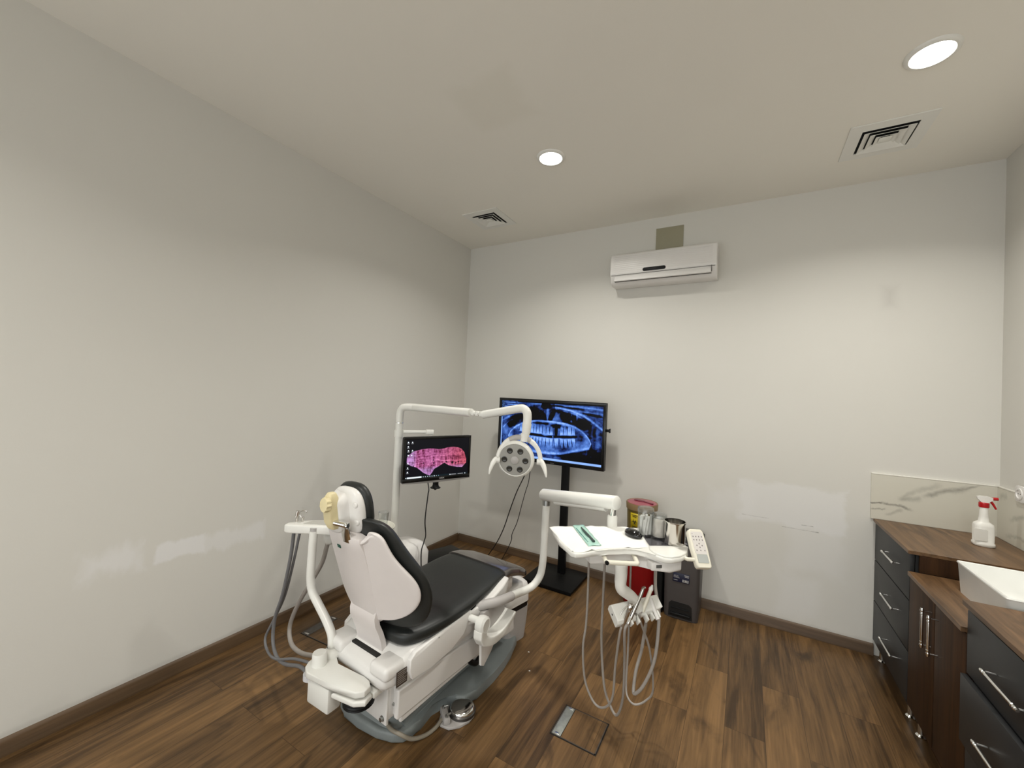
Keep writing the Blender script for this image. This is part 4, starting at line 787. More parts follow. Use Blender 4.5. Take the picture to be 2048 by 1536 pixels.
for s_ in (-1, 1):
    c0 = Vector((1.582, -1.665, 1.207)) + XR * s_ * 0.088
    b = B(); b.tube([c0, c0 + XR * s_ * 0.022], 0.0135, 14); b.tube([c0 + XR * s_ * 0.012 + Vector((0, 0, 0.006)), c0 + XR * s_ * 0.022 + Vector((0, 0, 0.000)), c0 + XR * s_ * 0.034 + Vector((0.004, -0.008, -0.018)), c0 + XR * s_ * 0.043 + Vector((0.01, -0.02, -0.044)), c0 + XR * s_ * 0.047 + Vector((0.012, -0.024, -0.066))], [0.0125, 0.0135, 0.012, 0.008, 0.003], 12, 4); obj('handle', b, WE, ol, angle=60)
b = B(); b.box((0, 0, 0), (0.05, 0.028, 0.012), 0.004, M=LM @ Matrix.Translation((0, 0.078, -0.012)) @ Matrix.Rotation(PI / 2, 4, 'X')); obj('switch_bump', b, WE, hd)

# ------------------------------------------------------------------ desktop monitor on the post
mo = thing('monitor', 'small black computer monitor on a bracket left of the big television', 'monitor', (0.79, -1.32, 0.93))
ML, MR = Vector((0.702, -1.537, 0)), Vector((0.892, -1.098, 0))
mx_ = (MR - ML).normalized(); mn = Vector((mx_.y, -mx_.x, 0)); mw = (MR - ML).length; mc = (ML + MR) / 2 + Vector((0, 0, 1.082)); mh = 0.290
MM = frame(mc, mx_, mn); 
def mloc(x, y, z): return MM @ Vector((x, y, z))
b = B(); b.prism(rrect(mw, mh, 0.008), -0.022, 0.0, MM, 0.004); b.prism(rrect(mw * 0.8, mh * 0.75, 0.03), -0.05, -0.02, MM, 0.015, 3); obj('back_case', b, BLK, mo)
b = B(); bz = 0.016
for (x0, x1, y0, y1) in ((-mw / 2, mw / 2, mh / 2 - bz, mh / 2), (-mw / 2, mw / 2, -mh / 2 + 0.006, -mh / 2 + 0.030), (-mw / 2, -mw / 2 + bz, -mh / 2 + 0.03, mh / 2 - bz), (mw / 2 - bz, mw / 2, -mh / 2 + 0.03, mh / 2 - bz)):
    b.box(((x0 + x1) / 2, (y0 + y1) / 2, 0.002), (x1 - x0, y1 - y0, 0.008), 0.0015, M=MM)
obj('bezel', b, MATS['glossy_black'], mo)
b = B(); b.loft([[mloc(x, y0, -0.012), mloc(x, y1, -0.012), mloc(x, y1, 0.008), mloc(x, y0, 0.008)] for x, y0, y1 in [(mw / 2 * t, -mh / 2 - 0.006 + 0.008 * abs(t) ** 2.5, -mh / 2 + 0.006) for t in (-1, -0.8, -0.5, 0, 0.5, 0.8, 1)]]); obj('bottom_strip', b, mat('silver_strip', (0.40, 0.39, 0.38), 0.35, 0.6), mo)
text_obj('brand_lettering', 'CBOX', 0.013, MM @ Matrix.Translation((0.028, -mh / 2 + 0.018, 0.0068)), mat('silver_print', (0.5, 0.5, 0.5), 0.4), mo)
screen('screen', desktop(240, 140), mloc(-mw / 2 + bz, -mh / 2 + 0.030, 0.0035), mx_ * (mw - 2 * bz), Vector((0, 0, mh - bz - 0.030)), mn, screen_mat('monitor_picture', 1.15), mo)
b = B(); b.cyl(mloc(0, -mh / 2 - 0.002, -0.02), mloc(0, -mh / 2 - 0.03, -0.02), 0.019, 20); b.tube([mloc(0, -mh / 2 - 0.028, -0.02), mloc(0, -mh / 2 - 0.040, -0.02), mloc(0, -mh / 2 - 0.047, -0.02), mloc(0, -mh / 2 - 0.051, -0.02)], [0.019, 0.023, 0.034, 0.032], 22); b.tube([mloc(-0.008, -mh / 2 - 0.05, -0.02), mloc(-0.006, -mh / 2 - 0.06, -0.02), mloc(0.006, -mh / 2 - 0.06, -0.02), mloc(0.008, -mh / 2 - 0.05, -0.02)], 0.0025, 8, 3); obj('stand_stub', b, BLK, mo)
b = B(); BA = Vector((0.60, -1.48, 1.246)); BE = Vector((0.728, -1.318, 1.252))
b.lathe([(0.0285, 1.215), (0.0285, 1.262)], (0.60, -1.48, 0), seg=24); bx_ = (BE - BA).normalized()
BM_ = frame((BA + BE) / 2 + Vector((0, 0, 0.0)), bx_, (0, 0, 1)); b.box((0.01, 0, 0), ((BE - BA).length, 0.02, 0.018), 0.003, M=BM_); b.box(((BE - BA).length / 2 - 0.01, 0, -0.002), (0.05, 0.028, 0.032), 0.004, M=BM_)
b.box(((BE - BA).length / 2 - 0.004, 0, -0.085), (0.024, 0.02, 0.17), 0.003, M=BM_); b.box((0, 0, -0.060), (0.10, 0.10, 0.03), 0.004, M=MM); obj('bracket_arm', b, WE, mo)
tube_hose(mo, 'cable', [mloc(-0.055, -mh / 2 + 0.01, -0.03), (0.806, -1.405, 0.90), (0.803, -1.407, 0.86), (0.792, -1.41, 0.706), (0.797, -1.403, 0.612), (0.800, -1.42, 0.572), (0.800, -1.44, 0.50), (0.79, -1.40, 0.30), (0.78, -1.30, 0.05), (0.72, -1.15, 0.006), (0.62, -1.02, 0.006)], 0.0038, CABLE, 8)
# ------------------------------------------------------------------ instrument delivery unit right of the chair
E1 = Vector((0.79, 0.613, 0)).normalized(); E2 = Vector((E1.y, -E1.x, 0)); UP = Vector((0, 0, 1))
TB = Vector((1.759, -1.63, 0.0))                          # back left corner of the tray; local (s, t): along back edge, towards the viewer
def TP(s, t, z): return TB + E1 * s + E2 * t + UP * z
TM = Matrix((E1, -E2, UP)).transposed().to_4x4(); TM.translation = TB      # local y points away from the viewer
du = thing('delivery_unit', 'white instrument tray unit on a cranked arm right of the chair', 'dental unit', (1.98, -1.60, 0.05))
b = B(); b.tube([(1.395, -1.70, 0.470), (1.440, -1.655, 0.480), (1.468, -1.62, 0.483), (1.482, -1.570, 0.479), (1.486, -1.50, 0.468)], 0.023, 20, 4); obj('sleeve_tube', b, GREYL, du, angle=60)
b = B(); b.tube([(1.484, -1.52, 0.469), (1.486, -1.431, 0.455), (1.494, -1.357, 0.444), (1.515, -1.300, 0.456), (1.536, -1.266, 0.50), (1.545, -1.258, 0.56), (1.548, -1.256, 0.64), (1.550, -1.256, 0.78), (1.552, -1.256, 0.93)], 0.0205, 20, 5); obj('crank_tube', b, WE, du, angle=60)
b = B(); A0, A1 = Vector((1.535, -1.258, 0.957)), Vector((2.003, -1.452, 1.034)); dd = (A1 - A0).normalized()
b.tube([A0 - dd * 0.012, A0, A1, A1 + dd * 0.006], [0.026, 0.0335, 0.0335, 0.029], 24); b.tube([A0 + dd * 0.10 + UP * -0.03, A1 - dd * 0.06 - UP * 0.03], 0.018, 12); obj('spring_arm', b, WE, du, angle=60)
b = B(); b.cyl((1.552, -1.256, 0.90), (1.552, -1.256, 0.945), 0.022, 20); obj('pivot_sleeve', b, ALU, du)
b = B(); b.cyl((1.985, -1.447, 0.965), (1.985, -1.447, 1.01), 0.0165, 20); obj('chrome_joint', b, CHROME, du)
b = B(); b.lathe([(0.024, 0.905), (0.0235, 0.965), (0.019, 0.972)], (1.985, -1.447, 0), seg=24); obj('joint_sleeve', b, WE, du)
tray_o = [(0.0, -0.008), (0.10, -0.014), (0.30, -0.006), (0.44, 0.012), (0.51, 0.045), (0.538, 0.10), (0.542, 0.16), (0.532, 0.22), (0.512, 0.27), (0.480, 0.322), (0.43, 0.356), (0.385, 0.367), (0.36, 0.362), (0.335, 0.335), (0.315, 0.292), (0.285, 0.268), (0.24, 0.258), (0.166, 0.263), (0.10, 0.286), (0.05, 0.304), (0.020, 0.308), (0.004, 0.290), (-0.012, 0.18), (-0.012, 0.06)]
b = B(); b.prism([(s, -t) for s, t in tray_o], 0.897, 0.917, TM, 0.007, 3); obj('tray', b, WE, du)
b = B(); b.prism([(s, -t) for s, t in [(0.352, 0.246), (0.512, 0.252), (0.518, 0.262), (0.478, 0.320), (0.43, 0.352), (0.388, 0.363), (0.362, 0.355), (0.340, 0.325), (0.338, 0.28)]], 0.914, 0.924, TM, 0.005, 3); obj('side_tray', b, WE, du)
b = B(); b.prism([(s, -t) for s, t in [(0.08, 0.06), (0.47, 0.06), (0.505, 0.14), (0.495, 0.25), (0.455, 0.318), (0.40, 0.335), (0.355, 0.318), (0.30, 0.245), (0.20, 0.235), (0.10, 0.24)]], 0.845, 0.899, TM, 0.012, 3); con = obj('console_body', b, WP, du)
b = B(); b.box((0.362, -0.272, 0.868), (0.070, 0.10, 0.034), 0.005, M=TM); obj('display_housing', b, WP, con)
b = B(); b.box((0.364, -0.3225, 0.869), (0.036, 0.002, 0.013), 0.0008, M=TM); obj('display', b, mat('display_grey', (0.10, 0.10, 0.095), 0.3), con)
b = B(); b.tube([TP(0.16, 0.225, 0.888), TP(0.150, 0.285, 0.881), TP(0.158, 0.302, 0.880), TP(0.255, 0.318, 0.880), TP(0.270, 0.312, 0.881), TP(0.285, 0.235, 0.888)], 0.009, 14, 4); obj('handle', b, IVORY, du, angle=60)
b = B(); b.cyl(TP(0.150, 0.292, 0.880), TP(0.147, 0.311, 0.880), 0.0078, 14); obj('handle_end', b, BLK, du)
# keypad
KM = frame((2.374, -1.574, 0.946), E1 * 1.0 + E2 * 0.03 + UP * -0.05, E2 * 0.80 + UP * 0.60)
b = B(); b.loft([[KM @ Vector((x * k, y + (1 - k) * 0.0, z)) for x, y in [(-0.031, -0.070), (-0.025, -0.077), (0.025, -0.077), (0.031, -0.070), (0.035, 0.0), (0.033, 0.062), (0.024, 0.073), (-0.024, 0.073), (-0.033, 0.062), (-0.035, 0.0)]] for z, k in ((-0.022, 0.88), (-0.014, 1.0), (0.0, 1.0), (0.006, 0.94))]); kp_ = obj('keypad', b, IVORY, du, angle=40, mods=[('BEVEL', dict(width=0.003, segments=2, limit_method='ANGLE'))])
b = B(); b.prism(rrect(0.050, 0.088, 0.007, cy=0.018), 0.0055, 0.0068, KM, 0.0004, 1); obj('keypad_film', b, mat('film_white', (0.66, 0.63, 0.60), 0.4), kp_)
b = B(); b.prism(rrect(0.044, 0.032, 0.002, cy=-0.043), 0.0055, 0.0074, KM, 0.0004, 1); obj('keypad_screen', b, mat('lcd_grey', (0.42, 0.44, 0.42), 0.25), kp_)
key_m = mat('key_print', (0.22, 0.19, 0.19), 0.5)
for kx, ky in ((-0.018, 0.042), (-0.006, 0.042), (0.006, 0.042), (0.018, 0.042), (-0.018, 0.029), (-0.006, 0.029), (0.006, 0.029), (0.018, 0.029), (0.0, 0.014), (-0.011, 0.007), (0.011, 0.007), (0.0, 0.0), (-0.016, -0.012), (0.0, -0.012), (0.017, -0.012), (-0.019, 0.053)):
    b = B(); s_ = 0.0022 if ky < 0.05 else 0.0014; b.prism(circle(s_, 10, kx, ky), 0.0066, 0.0073, KM); b.prism([(kx - s_ * 0.3, ky - s_ * 1.3), (kx + s_ * 0.3, ky - s_ * 1.3), (kx + s_ * 0.3, ky + s_ * 1.3), (kx - s_ * 0.3, ky + s_ * 1.3)], 0.0066, 0.0073, KM); obj('key', b, key_m, kp_)
b = B(); b.tube([TP(0.455, 0.30, 0.903), (2.338, -1.620, 0.907), (2.378, -1.606, 0.910)], [0.009, 0.0075, 0.0075], 12); obj('keypad_stalk', b, IVORY, du)
# S-shaped bracket and instrument holder bar
b = B(); b.tube([(2.094, -1.678, 0.86), (2.094, -1.677, 0.80), (2.093, -1.676, 0.765), (2.098, -1.668, 0.742), (2.112, -1.645, 0.722), (2.128, -1.622, 0.700), (2.140, -1.602, 0.672), (2.146, -1.588, 0.648)], [0.026, 0.025, 0.023, 0.024, 0.0235, 0.0225, 0.024, 0.028], 20, 4); obj('drop_bracket', b, WE, du, angle=60)
H0, H1 = Vector((2.058, -1.662, 0.617)), Vector((2.232, -1.512, 0.668)); hx = (H1 - H0).normalized()
HB = frame((H0 + H1) / 2, hx, Vector((0.42, -0.50, 0.75))); hl = (H1 - H0).length
b = B(); b.loft([[HB @ Vector((x, y, z)) for x, y, z in ((xx, -0.044, -0.026), (xx, -0.044, 0.006), (xx, -0.034, 0.020), (xx, 0.030, 0.020), (xx, 0.036, -0.004), (xx, 0.032, -0.028))] for xx in (-hl / 2, -hl * 0.13)])
b.loft([[HB @ Vector((x, y, z)) for x, y, z in ((xx, -0.034 * k, -0.022), (xx, -0.034 * k, 0.0), (xx, -0.022, 0.013), (xx, 0.03, 0.013), (xx, 0.036, -0.004), (xx, 0.030, -0.024))] for xx, k in ((-hl * 0.06, 0.7), (hl * 0.04, 0.95), (hl * 0.36, 0.9), (hl * 0.47, 0.55))])
b.box((0, 0.012, -0.012), (hl * 0.5, 0.03, 0.02), 0.004, M=HB); hold = obj('instrument_holder', b, WE, du, angle=40, mods=[('BEVEL', dict(width=0.004, segments=2, limit_method='ANGLE'))])
b = B(); b.cyl(HB @ Vector((-hl / 2 + 0.002, 0.0, -0.004)), HB @ Vector((-hl / 2 - 0.0008, 0.0, -0.004)), 0.0042, 12); obj('holder_socket', b, BLK, hold)
for xx in (-0.052, -0.020, 0.022, 0.050, 0.078):
    b = B(); b.box((xx, -0.042, -0.004), (0.007, 0.028, 0.034), 0.002, M=HB); obj('holder_clip', b, WE, hold)
def on_holder(x, y, z): return HB @ Vector((x, y, z))
def instrument(name, label, cat, a, tip, mt_body, kind, hose, r):
    a, tip = Vector(a), Vector(tip); ax = (tip - a).normalized(); ln = (tip - a).length; c = a.lerp(tip, 0.55)
    t = thing(name, label, cat, a)
    b = B()
    if kind == 'syringe':
        b.tube([a, c, tip], [0.0088, 0.0095, 0.0095], 16); b.tube([tip - ax * 0.004, tip + ax * 0.012, tip + ax * 0.016], [0.012, 0.0115, 0.006], 16)
        e = tip + ax * 0.006; b.tube([e, e - hx * 0.018 + UP * 0.002, e - hx * 0.034 - UP * 0.010, e - hx * 0.044 - UP * 0.024], 0.0024, 8, 5)
    elif kind == 'turbine':
        b.tube([a, a.lerp(tip, 0.25), a.lerp(tip, 0.5), a.lerp(tip, 0.75) + hx * 0.002, tip - ax * 0.008], [0.0075, 0.0098, 0.0095, 0.0070, 0.0058], 16, 3)
    else:
        b.tube([a, c, tip - ax * 0.018], [0.0082, 0.0082, 0.0078], 16)
    obj('body', b, mt_body, t, angle=60)
    b = B()
    if kind == 'turbine': b.cyl(tip - ax * 0.007 - hx * 0.006, tip - ax * 0.005 + hx * 0.008, 0.0056, 14); obj('head', b, STEEL, t)
    elif kind == 'scaler': b.tube([tip - ax * 0.022, tip - ax * 0.016, tip], [0.0095, 0.0095, 0.0028], 14); obj('cone_tip', b, WP, t)
    else: q = a.lerp(tip, 0.8); b.cyl(q - E1 * 0.0 + E2 * 0.008, q + E2 * 0.013, 0.004, 10); obj('button', b, STEEL, t)
    tube_hose(t, 'hose', hose + [a - ax * 0.03, a + ax * 0.004], r, HOSE); return t
instrument('air_water_syringe', 'chrome syringe with thin bent nozzle, leftmost in the hanging holder', 'dental syringe', (2.106, -1.668, 0.592), (2.134, -1.668, 0.680), STEEL, 'syringe', [(1.915, -1.560, 0.85), (1.910, -1.536, 0.633), (1.900, -1.514, 0.459), (1.891, -1.517, 0.353), (1.903, -1.506, 0.201), (1.952, -1.511, 0.120), (2.004, -1.527, 0.129), (2.046, -1.551, 0.206), (2.066, -1.60, 0.38)], 0.0052)
instrument('turbine_handpiece', 'slim steel handpiece pointing up from the middle of the hanging holder', 'dental handpiece', (2.124, -1.655, 0.600), (2.172, -1.597, 0.745), STEEL, 'turbine', [(1.974, -1.502, 0.85), (1.966, -1.479, 0.58), (1.959, -1.455, 0.38), (1.976, -1.441, 0.167), (2.010, -1.442, 0.084), (2.046, -1.456, 0.067), (2.079, -1.497, 0.186), (2.098, -1.575, 0.40)], 0.0058)
instrument('scaler_handpiece', 'white pen-shaped handpiece with cone tip in the right half of the holder', 'dental handpiece', (2.168, -1.592, 0.638), (2.198, -1.553, 0.742), IVORY, 'scaler', [(2.079, -1.441, 0.85), (2.074, -1.418, 0.632), (2.069, -1.390, 0.338), (2.071, -1.409, 0.186), (2.087, -1.433, 0.148), (2.123, -1.448, 0.142), (2.165, -1.423, 0.162), (2.195, -1.431, 0.23), (2.185, -1.49, 0.431)], 0.0045)
t = thing('spare_hose', 'thick pale grey empty hose folded below the right end of the instrument holder', 'hose', (2.20, -1.50, 0.64))
tube_hose(t, 'hose', [(2.176, -1.36, 0.85), (2.180, -1.382, 0.67), (2.210, -1.452, 0.60), (2.214, -1.478, 0.481), (2.201, -1.488, 0.371), (2.164, -1.496, 0.27), (2.130, -1.495, 0.222), (2.120, -1.478, 0.232), (2.123, -1.455, 0.30), (2.139, -1.432, 0.384), (2.150, -1.428, 0.476), (2.168, -1.47, 0.57), on_holder(0.066, -0.045, 0.0)], 0.0072, HOSE, 12)
b = B(); b.cyl(on_holder(0.066, -0.06, 0.002), on_holder(0.072, 0.02, 0.012), 0.009, 14); obj('coupling', b, WP, t)

# things on the tray
ZT = 0.917
def grid_cloth(name, label, cat, corners, z, mt_, amp, nx=26, ny=18, edge=None):
    b = B(); rows = []
    rs = np.random.RandomState(11)
    ph = rs.rand(6) * 6
    for j in range(ny):
        row = []
        for i in range(nx):
            u, v = i / (nx - 1), j / (ny - 1)
            q = [a * (1 - u) * (1 - v) + b2 * u * (1 - v) + c * u * v + d * (1 - u) * v for a, b2, c, d in zip(*corners)]
            zz = amp * (0.5 + 0.3 * math.sin(9 * u + ph[0] + 4 * v) + 0.2 * math.sin(17 * v + ph[1] - 6 * u) + 0.25 * max(0, math.sin(23 * u + 13 * v + ph[2])) ** 6)
            row.append(TP(q[0], q[1], z + zz))
        rows.append(row)
    b.grid(rows); return tag(obj(name, b, mt_, angle=60, loc=TP(0.15, 0.14, z), mods=[('SOLIDIFY', dict(thickness=0.0006, offset=1.0))]), label, cat)
b = B(); pts_o = [(-0.016, 0.004), (0.115, 0.002), (0.13, -0.004), (0.21, -0.012), (0.36, -0.004), (0.405, 0.067), (0.350, 0.250), (0.30, 0.262), (0.24, 0.254), (0.166, 0.258), (0.10, 0.280), (0.05, 0.298), (0.020, 0.300), (0.008, 0.285), (-0.008, 0.18)]
cx_, cy_ = 0.16, 0.12; rows = []
for r in (1.0, 0.93, 0.75, 0.5, 0.25, 0.02):
    row = []
    N_ = 90
    for k in range(N_):
        f = k / N_ * len(pts_o); i = int(f); t_ = f - i; p, q = pts_o[i], pts_o[(i + 1) % len(pts_o)]
        s, tt = p[0] * (1 - t_) + q[0] * t_, p[1] * (1 - t_) + q[1] * t_
        s, tt = cx_ + (s - cx_) * r, cy_ + (tt - cy_) * r
        zz = 0.0012 + 0.0016 * max(0, math.sin(31 * s + 19 * tt)) ** 4 + 0.0022 * max(0, math.sin(47 * tt - 12 * s + 2)) ** 8 + (0.004 * max(0, math.sin(k * 0.42 + 1)) ** 10 if r == 1.0 else 0) - (0.0 if r < 1 else 0.0008)
        row.append(TP(s, tt, ZT + zz))
    rows.append(row)
bm_rows = [[b.bm.verts.new(p) for p in row] for row in rows]
for a, c in zip(bm_rows[:-1], bm_rows[1:]):
    for i in range(len(a)): j = (i + 1) % len(a); b.bm.faces.new((a[i], a[j], c[j], c[i]))
b.bm.faces.new(bm_rows[-1])
tag(obj('tray_paper', b, PAPER, loc=TP(0.15, 0.14, ZT), angle=60, mods=[('SOLIDIFY', dict(thickness=0.0008, offset=0.0))]), 'crumpled white paper sheet covering the instrument tray', 'tray paper')
ps = thing('sterile_pouch', 'pale green sterilisation pouch with an instrument inside, on the white tray paper', 'sterilisation pouch', TP(0.145, 0.12, ZT + 0.004))
b = B(); rows = []
for j in range(16):
    row = []
    for i in range(8):
        u, v = i / 7, j / 15; s = 0.098 + 0.058 * u - 0.006 * v; tt = -0.008 + 0.250 * v - 0.006 * u
        row.append(TP(s, tt, ZT + 0.0045 + 0.004 * math.sin(PI * u) * (0.6 + 0.4 * math.sin(v * 11)) + 0.0012 * math.sin(v * 23 + u * 9)))
    rows.append(row)
b.grid(rows); obj('pouch_film', b, mat('mint_film', (0.40, 0.66, 0.57), 0.3, var=0.1, coat=0.4), ps, angle=60, mods=[('SOLIDIFY', dict(thickness=0.001, offset=1.0))])
b = B(); b.tube([TP(0.125, 0.04, ZT + 0.0125), TP(0.124, 0.10, ZT + 0.0125), TP(0.126, 0.21, ZT + 0.0115)], [0.0025, 0.005, 0.0055], 10, 4); obj('packed_instrument', b, mat('dark_tool', (0.06, 0.085, 0.08), 0.35, 0.3), ps)
b = B(); b.box((0.1025, -0.12, ZT + 0.0075), (0.003, 0.17, 0.001), M=TM)
obj('printed_strip', b, mat('pouch_print', (0.05, 0.22, 0.2), 0.5), ps)
ms = thing('computer_mouse', 'glossy black computer mouse on the tray paper', 'computer mouse', TP(0.337, 0.127, ZT + 0.002))
MSM = frame(TP(0.337, 0.127, ZT + 0.003), E1 * 0.35 + E2 * 0.93, UP)
b = B(); b.loft([[MSM @ Vector((x, y, z)) for x, y in circle(1, 26, 0, 0, hx_, hy_)] for z, hx_, hy_ in ((0.0, 0.040, 0.024), (0.006, 0.046, 0.0285), (0.014, 0.046, 0.028), (0.022, 0.040, 0.023), (0.028, 0.028, 0.014), (0.030, 0.012, 0.006))]); obj('mouse_body', b, mat('piano_black', (0.004, 0.004, 0.004), 0.08, coat=0.5), ms, angle=70)
b = B(); b.lathe([(0.006, -0.003), (0.006, 0.003)], M=MSM @ Matrix.Translation((-0.026, 0, 0.0225)) @ Matrix.Rotation(PI / 2, 4, 'X'), seg=16); obj('scroll_wheel', b, BLK, ms)
b = B(); b.prism([(s, -t) for s, t in [(0.405, 0.055), (0.50, 0.055), (0.540, 0.13), (0.535, 0.230), (0.36, 0.238), (0.375, 0.16)]], ZT + 0.0005, ZT + 0.0035, TM, 0.0008, 1)
tag(obj('mirror_tray', b, mat('dark_mirror_sheet', (0.23, 0.22, 0.25), 0.18, 0.85), loc=TP(0.45, 0.15, ZT)), 'dark shiny sheet under the jars at the right end of the tray', 'tray')
def jar(name, label, s, t_, r, h, kind):
    c = TP(s, t_, ZT + 0.0035)
    j = thing(name, label, 'jar', c)
    b = B(); b.lathe([(r * 0.97, 0), (r, 0.006), (r, h), (r - 0.0018, h), (r - 0.0018, 0.004), (0.001, 0.004)], c, seg=36); obj('jar_wall', b, GLASSY, j, angle=60)
    return j, c
j, c = jar('cotton_jar', 'tall clear jar of white cotton rolls behind the mouse, left of two', 0.398, 0.115, 0.034, 0.105, 0)
b = B(); b.lathe([(0.036, 0.104), (0.0365, 0.108), (0.034, 0.122), (0.026, 0.126), (0.001, 0.127), (0.001, 0.1255), (0.0325, 0.120), (0.034, 0.104)], c, seg=36); obj('jar_lid', b, GLASSY, j, angle=60)
rs = np.random.RandomState(4)
for k in range(17):
    a = k * 2.4; rr = 0.004 + 0.021 * math.sqrt(k / 17); p = c + Vector((rr * math.cos(a), rr * math.sin(a), 0.008)); q = c + Vector((rr * 1.05 * math.cos(a + 0.5), rr * 1.05 * math.sin(a + 0.5), 0.072 + 0.022 * rs.rand()))
    b = B(); b.tube([p, q], 0.0056, 10); o = obj('cotton_roll', b, COTTON, loc=p); tag(o, 'white cotton roll inside the left clear jar on the tray', 'cotton roll', 'cotton rolls in the left jar')
j, c = jar('cotton_jar', 'shorter clear jar packed with cotton pellets, between the other jar and steel pot', 0.446, 0.150, 0.030, 0.092, 1)
b = B(); b.lathe([(0.033, 0.090), (0.0335, 0.094), (0.031, 0.106), (0.022, 0.110), (0.001, 0.1105), (0.001, 0.109), (0.030, 0.104), (0.031, 0.09)], c, seg=36); obj('jar_lid', b, GLASSY, j, angle=60)
b = B(); b.lathe([(0.027, 0.008), (0.0282, 0.02), (0.0278, 0.07), (0.025, 0.082), (0.015, 0.088), (0.001, 0.09)], c, seg=28)
o = obj('cotton_pellets', b, mat('cotton_beige', (0.70, 0.64, 0.58), 0.9, var=0.12, scale=60, bump=0.6), loc=c + Vector((0, 0, 0.008)), angle=80); tag(o, 'packed cotton pellets filling the shorter jar on the tray', 'cotton'); o['kind'] = 'stuff'
b = B(); c = TP(0.478, 0.222, ZT + 0.0035)
b.lathe([(0.036, 0.0), (0.041, 0.006), (0.0425, 0.02), (0.0425, 0.088), (0.0445, 0.092), (0.0445, 0.097), (0.0415, 0.097), (0.041, 0.02), (0.034, 0.006), (0.001, 0.005)], c, seg=40)
tag(obj('steel_pot', b, STEEL, loc=c, angle=40), 'open polished steel pot at the right end of the tray', 'pot')

# ------------------------------------------------------------------ bins by the far wall
BX, BY = 1.862, -0.20
rb_ = thing('waste_bin', 'red round waste bin on the floor below the yellow sharps bucket', 'bin', (BX, BY, 0))
b = B(); b.lathe([(0.105, 0), (0.112, 0.01), (0.126, 0.42), (0.129, 0.43), (0.127, 0.436), (0.001, 0.436)], (BX, BY, 0), seg=40); obj('bin_body', b, mat('red_plastic', (0.26, 0.004, 0.005), 0.4), rb_, angle=50)
b = B(); b.lathe([(0.130, 0.405), (0.133, 0.412), (0.133, 0.436), (0.128, 0.440), (0.11, 0.438), (0.11, 0.434), (0.13, 0.405)], (BX, BY, 0), seg=40, cap=False); obj('bin_rim', b, MATS['red_plastic'], rb_, angle=50)
yb_ = thing('sharps_bucket', 'yellow medical sharps bucket with a pink lid and biohazard label', 'sharps bucket', (BX, BY, 0.44))
b = B(); b.lathe([(0.094, 0.44), (0.098, 0.45), (0.107, 0.70), (0.107, 0.705), (0.001, 0.705)], (BX, BY, 0), seg=40); obj('bucket_body', b, mat('mustard_plastic', (0.15, 0.105, 0.018), 0.4, var=0.06), yb_, angle=50)
b = B(); b.lathe([(0.108, 0.698), (0.114, 0.702), (0.116, 0.742), (0.113, 0.748), (0.105, 0.744)], (BX, BY, 0), seg=40, cap=False); obj('bucket_rim', b, mat('tan_plastic', (0.24, 0.16, 0.075), 0.4), yb_, angle=50)
b = B(); b.lathe([(0.106, 0.738), (0.105, 0.747), (0.06, 0.752), (0.001, 0.753)], (BX, BY, 0), seg=40); lid = obj('bucket_lid', b, mat('pink_lid', (0.34, 0.075, 0.105), 0.3, var=0.12), yb_, angle=50)
b = B(); b.prism(rrect(0.085, 0.05, 0.02), 0, 0.008, frame((BX - 0.02, BY + 0.01, 0.750), (0.9, -0.3, 0), UP), 0.003); b.prism(rrect(0.09, 0.022, 0.01), 0, 0.007, frame((BX + 0.045, BY - 0.015, 0.750), (0.95, -0.35, 0), UP), 0.003); obj('lid_flap', b, mat('dark_pink_lid', (0.16, 0.015, 0.035), 0.3), lid)
# curved yellow label
def curved(name, a0, a1, z0, z1, r0, r1, mt_, parent, n=12):
    b = B(); rows = []
    for z, r in ((z0, r0), (z1, r1)): rows.append([(BX + r * math.cos(a0 + (a1 - a0) * i / n), BY + r * math.sin(a0 + (a1 - a0) * i / n), z) for i in range(n + 1)])
    b.grid(rows); return obj(name, b, mt_, parent, mods=[('SOLIDIFY', dict(thickness=0.001, offset=0.0))])
aL = math.radians(-105)
lab = curved('hazard_label', aL - 0.34, aL + 0.34, 0.562, 0.682, 0.1034, 0.1077, mat('label_yellow', (0.55, 0.42, 0.01), 0.4), yb_)
# biohazard mark and text lines on the label
LBM = frame((BX + 0.1075 * math.cos(aL), BY + 0.1075 * math.sin(aL), 0.618), (-math.sin(aL), math.cos(aL), 0), (math.cos(aL), math.sin(aL), -0.035))
b = B(); ink = mat('label_ink', (0.012, 0.010, 0.004), 0.5)
for k in range(3):
    a0 = PI / 2 + k * 2 * PI / 3; ccx, ccy = 0.0115 * math.cos(a0), 0.0115 * math.sin(a0); seg = []
    for i in range(19):
        a = a0 + math.radians(35) + math.radians(290) * i / 18; seg.append(LBM @ Vector((ccx + 0.0105 * math.cos(a), ccy + 0.0105 * math.sin(a), 0.0012)))
    b.tube(seg, [0.0006 + 0.0018 * math.sin(PI * i / 18) for i in range(19)], 6)
rg = [LBM @ Vector((0.0085 * math.cos(2 * PI * i / 24), 0.0085 * math.sin(2 * PI * i / 24), 0.0012)) for i in range(25)]; b.tube(rg, 0.0011, 6); obj('biohazard_mark', b, ink, lab)
b = B()
for dz, w_ in ((0.050, 0.048), (0.040, 0.030), (-0.034, 0.036), (-0.042, 0.042)): b.box((0, dz, 0.0006), (w_, 0.0045, 0.0012), M=LBM)
obj('label_lines', b, ink, lab)

